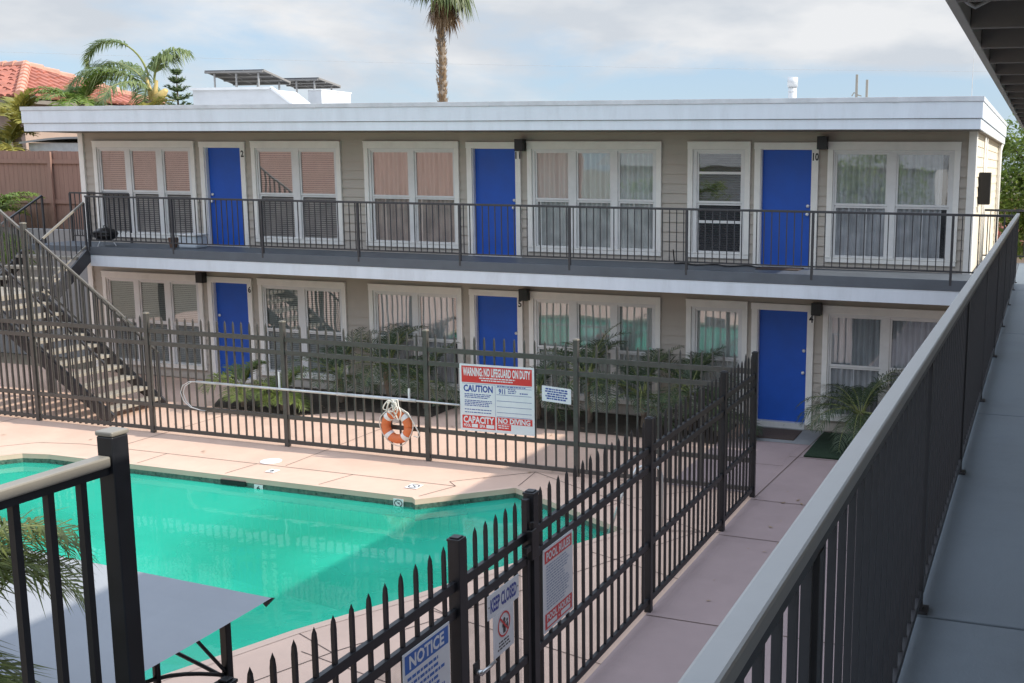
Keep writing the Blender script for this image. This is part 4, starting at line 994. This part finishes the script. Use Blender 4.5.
# queen palm with a few arching fronds
t = thing('queen_palm', 'palm with long arching feathery fronds showing above the left part of the roof', 'palm', (-20.0,5.7,2.62))
mb = MB(); mb.tube([(-20.0,5.7,2.62+3.5*i/16) for i in range(17)], [.17*(1+.05*(i % 2)) for i in range(17)], 12); mb.build('trunk', M['trunk'], t)
mb = MB()
for q, (dx, dz, rr) in enumerate(((-.08,.75,.06),(.26,.66,.07),(.55,.40,.13))):
    mb.tube([(-20.0,5.7,6.0),(-20.0+dx*.5,5.7,6.0+dz*.55),(-20.0+dx,5.65,6.0+dz)], [rr,rr*1.05,rr*.5], 10)
mb.build('frond_bases', M['boot'], t, smooth=True)
ml, mr = MB(), MB(); r_ = random.Random(4)
cb = Vector((-20.0,5.7,6.4))
R_ = Vector((.949,.315,0))      # towards the right as seen from the courtyard
azr = math.atan2(.315,.949); azl = azr+math.pi
frond(ml, mr, cb+R_*-.05+Vector((0,0,.4)), azl+.1, 1.32, 2.4, 3.3, .55, 90, .04, .5, .035, .38, rng=r_)
frond(ml, mr, cb, azl-.3, .95, 2.5, 2.2, .95, 80, .042, .75, .03, .1, rng=r_)
frond(ml, mr, cb, azl+.35, .75, 2.2, 1.9, .9, 72, .042, .75, .03, .1, rng=r_)
frond(ml, mr, cb+R_*.1+Vector((0,0,.2)), azr+.15, 1.52, 1.5, 2.1, .75, 46, .05, .8, .03, .25, rng=r_)
frond(ml, mr, cb+R_*.1+Vector((0,0,.2)), azr-.25, 1.45, 1.1, 1.7, .7, 40, .05, .8, .03, .25, rng=r_)
frond(ml, mr, cb, azl+1.2, .4, 1.9, 1.8, .6, 60, .035, .6, .03, .1, rng=r_)
frond(ml, mr, cb, azl-1.0, .3, 1.8, 1.6, .6, 60, .035, .6, .03, .1, rng=r_)
ml.build('crown', M['queen'], t); mr.build('frond_stalks', M['rachis'], t)
palm('palm_shrub', 'yellow green palm in front of the red tile roof, left of the arching palm', 'palm', (-21.3,4.6,2.62), 3.35, 22, 1.35, .42, 'lime', (.3,1.35), 1.5, 26, .04, .3, .1, None, 71, .02)
palm('palm_shrub', 'yellowish bushy palm against the red tile roof at its right hand eave', 'palm', (-19.6,5.0,2.62), 3.0, 20, .95, .30, 'yellow', (.2,1.3), 1.6, 22, .04, .3, .1, None, 72, .02)
palm('palm_shrub', 'yellow palm at the left edge just above the board fence', 'palm', (-22.2,3.0,2.62), 2.2, 26, 1.2, .45, 'yellow', (.0,1.3), 1.4, 22, .05, .3, .1, None, 73, .02)
palm('palm_shrub', 'green spiky palm at the left edge below the eave of the tile roof house', 'palm', (-22.3,3.4,2.62), 2.9, 22, 1.0, .42, 'yellow', (.2,1.4), 1.0, 22, .05, .2, .1, None, 74, .02)
palm('palm_shrub', 'light green palm seen under the roof edge between shed and building', 'palm', (-18.6,5.2,2.62), 2.0, 16, 1.0, .35, 'lime', (.2,1.3), 1.4, 22, .04, .3, .1, None, 75, .02)
# small norfolk pine
t = thing('norfolk_pine', 'small tiered pine standing behind the roof left of the white roof box', 'tree', (-20.85,7.6,2.62))
mb = MB(); mb.tube([(-20.85,7.6,2.62),(-20.85,7.6,7.1)], [.10,.01], 8); mb.build('trunk', M['bark'], t)
ml = MB(); r_ = random.Random(2); z = 4.6; 
while z < 7.1:
    Lb = .62*(7.2-z)/1.6+.06
    for k in range(6):
        a = k*1.047+z*2; dv = Vector((math.cos(a), math.sin(a), .1)).normalized(); p = Vector((-20.85,7.6,z))
        for j in range(18):
            q = p+dv*Lb*(j+1)/18+Vector((0,0,.12*(j/18)**2))
            for s_ in range(3):
                o_ = Vector((r_.uniform(-1,1), r_.uniform(-1,1), r_.uniform(-.2,.9))).normalized()*.10; w_ = dv.cross(o_).normalized()*.018
                ml.poly([q-w_, q+w_, q+o_+w_*.2])
    z += .24
ml.build('foliage', M['pine'], t)
# tall fan palm
t = thing('fan_palm', 'tall fan palm with a rough trunk rising behind the roof', 'palm', (-22.25,25,2.0))
mb = MB(); k = 60
mb.tube([(-22.25+.04*math.sin(i*.2),25,2.0+10.4*i/k) for i in range(k+1)], [.155*(1.25-.25*min(1, i/50))*(1+.10*((i*7) % 3-1)) for i in range(k+1)], 14); mb.build('trunk', M['trunk'], t)
r_ = random.Random(9)
mbk = MB()
for i in range(420):
    z = r_.uniform(5,11.6); a = r_.uniform(0,6.283); p = Vector((-22.25+.2*math.cos(a),25+.2*math.sin(a),z)); o_ = Vector((math.cos(a)*.09,math.sin(a)*.09,.17)); s_ = Vector((-math.sin(a),math.cos(a),0))*.06
    mbk.poly([p-s_, p+s_, p+o_])
mbk.build('leaf_stubs', M['dead'], t)
def fan_leaf(ml, mr, base, az, el, pet, rad, droop, rng, n=26):
    d = Vector((math.cos(az)*math.cos(el), math.sin(az)*math.cos(el), math.sin(el)))
    p1 = base+d*pet-Vector((0,0,.12*pet)); mr.tube([base, base.lerp(p1,.5)+Vector((0,0,.05)), p1], .022, 5)
    side = d.cross(Vector((0,0,1))); side = side.normalized() if side.length > .05 else Vector((1,0,0)); up = side.cross(d)
    for k in range(n):
        a = -1.9+3.8*k/(n-1); dd = (d*math.cos(a)+side*math.sin(a)+up*.15*rng.uniform(-1,1)).normalized(); l = rad*(1-.18*abs(a)/1.9)*rng.uniform(.85,1.08)
        m_ = p1+dd*l*.55; tip = p1+dd*l*.85-Vector((0,0,l*droop*rng.uniform(.5,1.4))); w_ = dd.cross(up).normalized()*rad*.045
        ml.poly([p1, m_-w_, m_+w_]); ml.poly([m_-w_, tip, m_+w_])
ml, mr, md = MB(), MB(), MB(); cc = Vector((-22.05,25,12.4))
for i in range(44):
    az = i*2.39996; e = -.75+1.9*((i*.618) % 1)
    fan_leaf(ml, mr, cc+Vector((0,0,r_.uniform(-.3,.3))), az, e, r_.uniform(.85,1.25), r_.uniform(.95,1.25), .4 if e > -.2 else .6, r_)
for i in range(30):
    az = i*2.39996+.4; fan_leaf(md, mr, cc+Vector((0,0,r_.uniform(-.75,-.35))), az, r_.uniform(-1.4,-.9), r_.uniform(.4,.8), r_.uniform(.6,.95), .4, r_)
ml.build('crown', M['fan'], t); mr.build('leaf_stalks', M['boot'], t); md.build('dead_leaves', M['dead'], t)
# leafy tree
def tree(name, label, loc, h, crown_c, crown_r, nclump, nleaf, m_, seed, leaf=.11, group=None):
    r = random.Random(seed); t = thing(name, label, 'tree', loc, group)
    p0 = Vector(loc); cc = Vector(crown_c)
    mb = MB(); mb.tube([p0, p0.lerp(cc,.4)+Vector((.1,0,0)), p0.lerp(cc,.75), cc], [.16,.13,.10,.05], 9)
    ml = MB()
    for i in range(nclump):
        v = Vector((r.gauss(0,1), r.gauss(0,1), r.gauss(0,1))).normalized()*(r.random()**.45)
        c = cc+Vector((v.x*crown_r[0], v.y*crown_r[1], v.z*crown_r[2])); rad = r.uniform(.28,.6)*min(crown_r)*.5
        if i % 3 == 0: mb.tube([p0.lerp(cc, r.uniform(.55,.9)), (p0.lerp(cc,.8)+c)/2+Vector((0,0,.1)), c], [.05,.03,.012], 6)
        for j in range(nleaf):
            o_ = Vector((r.gauss(0,.5), r.gauss(0,.5), r.gauss(0,.42)))*rad; q = c+o_
            d = Vector((r.uniform(-1,1), r.uniform(-1,1), r.uniform(-.9,.5))).normalized(); s_ = d.cross(Vector((r.uniform(-1,1),r.uniform(-1,1),1))).normalized()
            l = leaf*r.uniform(.6,1.3)
            ml.poly([q, q+d*l*.5-s_*l*.22, q+d*l, q+d*l*.5+s_*l*.22])
    mb.build('trunk', M['bark'], t); ml.build('crown', m_ if not isinstance(m_, str) else M[m_], t)
tree('leafy_tree', 'sunlit green tree showing past the right end of the building', (3.3,13,G), 4, (3.6,13,4.4), (2.2,1.8,2.3), 190, 130, 'tree', 21, .17)
tree('leafy_tree', 'darker green tree lower down behind the end railing of the right walkway', (4.6,17,G), 3, (4.6,17,3.4), (2.6,1.8,1.7), 110, 120, 'tree', 22, .13)
t = thing('neighbour_house', 'orange tiled house beyond the end of the right walkway', 'house', (3,24,G))
mb = MB(); mb.box(-2,9,24,30,G,1.9); mb.build('wall', M['cream'], t)
mb = MB()
for i in range(46):
    x = -2.4+i*.25
    mb.tube([(x,23.6,1.75),(x,26.8,3.3)], .12, 8)
mb.poly([(-2.6,23.6,1.75),(9.4,23.6,1.75),(9.4,26.8,3.3),(-2.6,26.8,3.3)]); mb.build('roof', M['tile'], t, smooth=True)
mb = MB(); mb.box(0,10,15.0,15.15,G,1.75); o = mb.build('block_wall', M['cream']); tag(o, 'low cream boundary wall beyond the end of the right walkway', 'wall')

mb = MB(); r_ = random.Random(77)
for i in range(170):
    if i < 90: x, y = r_.uniform(-12.2,-1.7), r_.uniform(-2.6,-1.3)
    elif i < 140: x, y = r_.uniform(-16,-.5), r_.uniform(-5.2,-2.0)
    else: x, y = r_.uniform(.0,2.6), r_.uniform(-9,-.6)
    a = r_.uniform(0,6.28); l = r_.uniform(.02,.05); c_, s_ = math.cos(a)*l, math.sin(a)*l; z = G+.011
    mb.poly([(x-c_,y-s_,z),(x+s_*.35,y-c_*.35,z+.004),(x+c_,y+s_,z+.006),(x-s_*.35,y+c_*.35,z+.004)])
o = mb.build('fallen_leaves', M['dead'], kind='stuff'); tag(o, 'small dry leaves scattered over the paving near the plants', 'leaf litter')
# ------------------------------------------------------------------ things on the roof
t = thing('roof_box', 'white flat topped roof box with a slanted right end, left part of the roof', 'roof box', (-15,4.5,5.46))
mb = MB()
for y0, y1, z0, z1, xa, xb in ((3.0,3.9,5.44,6.17,-16.2,-13.35),):
    pr_ = [(xa,z0),(xb,z0),(xb,z0+.32),(-13.95,z1),(xa,z1)]
    mb.poly([(x,y0,z) for x, z in pr_]); mb.poly([(x,y1,z) for x, z in pr_][::-1])
    for (xa_, za_), (xb_, zb_) in zip(pr_, pr_[1:]+pr_[:1]): mb.poly([(xa_,y0,za_),(xa_,y1,za_),(xb_,y1,zb_),(xb_,y0,zb_)])
mb.build('box_wall', M['white_stucco'], t)
mb = MB(); mb.box(-16.26,-13.93,2.95,3.05,6.172,6.23); mb.box(-16.26,-16.16,3.05,3.95,6.172,6.23); mb.bar((-13.94,3.0,6.20),(-13.32,3.0,5.80),.10,.05); mb.build('coping', M['white'], t)
t = thing('roof_box', 'smaller white roof box right of the slanted one', 'roof box', (-12.6,5,5.46))
mb = MB(); mb.box(-14.02,-13.63,4.45,5.65,5.44,6.24); mb.build('box_wall', M['white_stucco'], t); mb = MB(); mb.box(-14.04,-13.61,4.43,5.67,6.242,6.265); mb.build('coping', M['white'], t)
def solar(label, x0, x1, y0, z0, y1, z1):
    t = thing('solar_panel_rack', label, 'solar panels', ((x0+x1)/2,y0,5.46), 'tilted solar racks on the roof')
    d = Vector((0,y1-y0,z1-z0)); L = d.length; d.normalize(); u = Vector((1,0,0)).cross(d)
    c = Vector(((x0+x1)/2,(y0+y1)/2,(z0+z1)/2)); mb = MB(); mb.obox(c+u*.012, (1,0,0), d, u, (x1-x0)/2, L/2, .008); mb.build('cell_face', M['panel_dark'], t)
    mb = MB(); mb.obox(c-u*.006, (1,0,0), d, u, (x1-x0)/2-.01, L/2-.01, .006); mb.build('panel_back', M['panel'], t)
    mb = MB(); n_ = 3
    for i in range(n_+1): mb.obox(c+Vector((1,0,0))*((x1-x0)*(i/n_-.5)), (1,0,0), d, u, .02, L/2, .022)
    for j in range(4): mb.obox(c+d*(L*(j/3-.5))-u*.03, (1,0,0), d, u, (x1-x0)/2, .022, .022)
    mb.build('frame', M['panel_frame'], t)
    for fx in (.12,.5,.88):
        for fy in (.08,.85):
            q = Vector((x0+(x1-x0)*fx, y0+(y1-y0)*fy, z0+(z1-z0)*fy-.04)); mb = MB(); mb.box(q.x-.016, q.x+.016, q.y-.016, q.y+.016, 5.46, q.z); mb.build('support_leg', M['alu'], t)
solar('left tilted solar panel rack standing above the white roof box', -16.68, -14.95, 4.0, 6.71, 5.0, 6.49)
solar('right tilted solar panel rack, lower one beside the small white roof box', -16.3, -14.84, 6.0, 6.67, 6.95, 6.53)
t = thing('vent_pipe', 'white capped metal vent pipe on the right part of the roof', 'vent pipe', (-1.58,3,5.46))
mb = MB(); mb.tube([(-1.58,3,5.46),(-1.58,3,6.08)], .085, 16); mb.build('pipe', M['galv'], t, smooth=True)
mb = MB(); mb.tube([(-1.58,3,6.05),(-1.58,3,6.24)], .105, 16); mb.tube([(-1.58,3,5.95),(-1.58,3,5.97)], .09, 16); mb.build('cap', M['galv'], t, smooth=True)
for x, zt, lab in ((-.31,6.27,'taller of the two thin grey masts on the right part of the roof'), (-.11,6.17,'shorter of the two thin grey masts on the right part of the roof')):
    mb = MB(); mb.box(x-.022, x+.022, 2.98, 3.02, 5.46, zt)
    if zt > 6.2: mb.tube([(x-.09,3,5.86),(x-.05,3,5.93),(x+.03,3,5.88),(x+.10,3,5.86)], .012, 6)
    o = mb.build('roof_mast', M['concrete']); tag(o, lab, 'mast', 'masts on the roof')
mb = MB(); mb.tube([(2.0,1.0,5.5),(2.0,1.0,6.6)], .008, 6); o = mb.build('antenna_rod', M['galv']); tag(o, 'very thin rod at the right end of the roof', 'antenna')
def wire(label, p, q, sag):
    mb = MB(); p = Vector(p); q = Vector(q)
    mb.tube([p.lerp(q, i/30)-Vector((0,0,sag*4*(i/30)*(1-i/30))) for i in range(31)], .007, 5); o = mb.build('power_line', M['galv']); tag(o, label, 'power line')
wire('thin power line crossing the sky low over the building', (-60,34,11.2), (40,48,9.3), .5)
# neighbouring garden behind the viewer (mirrored in the window panes)
board_fence('wooden_fence', 'tall pinkish brown board fence along the boundary behind the viewer', -46.0, -16.0, -26.0, G, 5.3, 2.4, (.62,.90), 'wood_fence_brightened')
t = thing('neighbour_house', 'pale stucco house behind the viewer', 'house', (-8,-30,G))
mb = MB(); mb.box(-15.5,-1,-34,-28,G,4.6); mb.build('wall', M['white_stucco'], t)
mb = MB(); mb.poly([(-16,-27.6,4.5),(-.5,-27.6,4.5),(-.5,-31,6.2),(-16,-31,6.2)]); mb.poly([(-16,-34.4,4.5),(-.5,-34.4,4.5),(-.5,-31,6.2),(-16,-31,6.2)]); mb.build('roof', M['shingle'], t)
tree('leafy_tree', 'leafy tree in the neighbouring garden behind the viewer, left one', (-12,-26,G), 4, (-12,-26,3.0), (2.6,1.8,2.2), 60, 60, 'tree', 31, .2)
tree('leafy_tree', 'leafy tree in the neighbouring garden behind the viewer, right one', (-3,-25,G), 4, (-3,-25,3.2), (2.4,1.8,2.3), 60, 60, 'tree', 32, .2)

# ------------------------------------------------------------------ sky, sun, camera
sun_dir = Vector((1.351,.145,1)).normalized()
elev = math.asin(sun_dir.z); azim = math.atan2(sun_dir.x, sun_dir.y)
w = bpy.data.worlds.new('World'); sc.world = w; w.use_nodes = True
N, L = w.node_tree.nodes, w.node_tree.links
bg = N['Background']; bg.inputs['Strength'].default_value = .135
sky = N.new('ShaderNodeTexSky'); sky.sky_type = 'NISHITA'; sky.sun_disc = False; sky.sun_elevation = elev; sky.sun_rotation = azim
sky.air_density = 1.0; sky.dust_density = .6; sky.ozone_density = 1.5
tc = N.new('ShaderNodeTexCoord')
mp = N.new('ShaderNodeMapping'); mp.inputs['Scale'].default_value = (2.4,2.4,7.0); mp.inputs['Location'].default_value = (.35,.1,.2)
L.new(tc.outputs['Generated'], mp.inputs['Vector'])
nz = N.new('ShaderNodeTexNoise'); nz.inputs['Scale'].default_value = 1.25; nz.inputs['Detail'].default_value = 8; nz.inputs['Roughness'].default_value = .56; nz.inputs['Distortion'].default_value = .25
L.new(mp.outputs[0], nz.inputs['Vector'])
sx = N.new('ShaderNodeSeparateXYZ'); L.new(tc.outputs['Generated'], sx.inputs[0])
hb = N.new('ShaderNodeMapRange'); hb.inputs['From Min'].default_value = .05; hb.inputs['From Max'].default_value = .11; hb.inputs['To Min'].default_value = -.10; hb.inputs['To Max'].default_value = .12
L.new(sx.outputs['Z'], hb.inputs['Value'])
ad = N.new('ShaderNodeMath'); ad.operation = 'ADD'; L.new(nz.outputs['Fac'], ad.inputs[0]); L.new(hb.outputs[0], ad.inputs[1])
cr = N.new('ShaderNodeValToRGB'); cr.color_ramp.elements[0].position = .455; cr.color_ramp.elements[0].color = (0,0,0,1); cr.color_ramp.elements[1].position = .60; cr.color_ramp.elements[1].color = (1,1,1,1)
L.new(ad.outputs[0], cr.inputs[0])
n2 = N.new('ShaderNodeTexNoise'); n2.inputs['Scale'].default_value = 2.6; n2.inputs['Detail'].default_value = 6; L.new(mp.outputs[0], n2.inputs['Vector'])
c2 = N.new('ShaderNodeValToRGB'); c2.color_ramp.elements[0].position = .40; c2.color_ramp.elements[0].color = (4.75,5.1,5.55,1); c2.color_ramp.elements[1].position = .60; c2.color_ramp.elements[1].color = (6.3,6.4,6.55,1)
L.new(n2.outputs['Fac'], c2.inputs[0])
# clear part of the sky: the physical sky, tinted paler by haze
hz = N.new('ShaderNodeMix'); hz.data_type = 'RGBA'; hz.inputs[0].default_value = .6; L.new(sky.outputs[0], hz.inputs[6]); hz.inputs[7].default_value = (3.7,5.1,7.0,1)
mx = N.new('ShaderNodeMix'); mx.data_type = 'RGBA'; L.new(cr.outputs[0], mx.inputs[0]); L.new(hz.outputs[2], mx.inputs[6]); L.new(c2.outputs[0], mx.inputs[7])
up = N.new('ShaderNodeMapRange'); up.interpolation_type = 'SMOOTHSTEP'; up.inputs['From Min'].default_value = .18; up.inputs['From Max'].default_value = .65; L.new(sx.outputs['Z'], up.inputs['Value'])
m4 = N.new('ShaderNodeMix'); m4.data_type = 'RGBA'; L.new(up.outputs[0], m4.inputs[0]); m4.inputs[6].default_value = (1,1,1,1); m4.inputs[7].default_value = (1.85,1.98,2.2,1)
m5 = N.new('ShaderNodeMix'); m5.data_type = 'RGBA'; m5.blend_type = 'MULTIPLY'; m5.inputs[0].default_value = 1; L.new(mx.outputs[2], m5.inputs[6]); L.new(m4.outputs[2], m5.inputs[7])
L.new(m5.outputs[2], bg.inputs['Color'])
sl_ = bpy.data.lights.new('sun', 'SUN'); sl_.energy = 5.0; sl_.angle = R(.55); sl_.color = (1,.93,.82)
so = bpy.data.objects.new('sun', sl_); COL.objects.link(so); so.location = (20,0,30)
so.rotation_euler = sun_dir.to_track_quat('Z', 'Y').to_euler()
cam = bpy.data.cameras.new('camera'); co = bpy.data.objects.new('camera', cam); COL.objects.link(co)
r_v = Vector((0.94899298,0.31517172,0.0088944)); u_v = Vector((-0.05836202,0.14786812,0.98728359)); f_v = Vector((-0.30984867,0.9374443,-0.15871987))
mtx = Matrix((r_v, u_v, -f_v)).transposed().to_4x4(); mtx.translation = Vector((3.3023,-18.8901,4.4535))
co.matrix_world = mtx
cam.sensor_width = 36; cam.lens = 1099.42/1024*36; cam.shift_x = -(677.518-512)/1024; cam.shift_y = (344.44-341.5)/1024
cam.clip_start = .05; cam.clip_end = 5000
sc.camera = co
sc.view_settings.view_transform = 'Standard'; sc.view_settings.look = 'None'; sc.view_settings.exposure = 0; sc.view_settings.gamma = 1
sc.render.engine = 'CYCLES'
sc.cycles.max_bounces = 7; sc.cycles.transparent_max_bounces = 16; sc.cycles.use_denoising = True
sc.cycles.caustics_reflective = False; sc.cycles.caustics_refractive = False
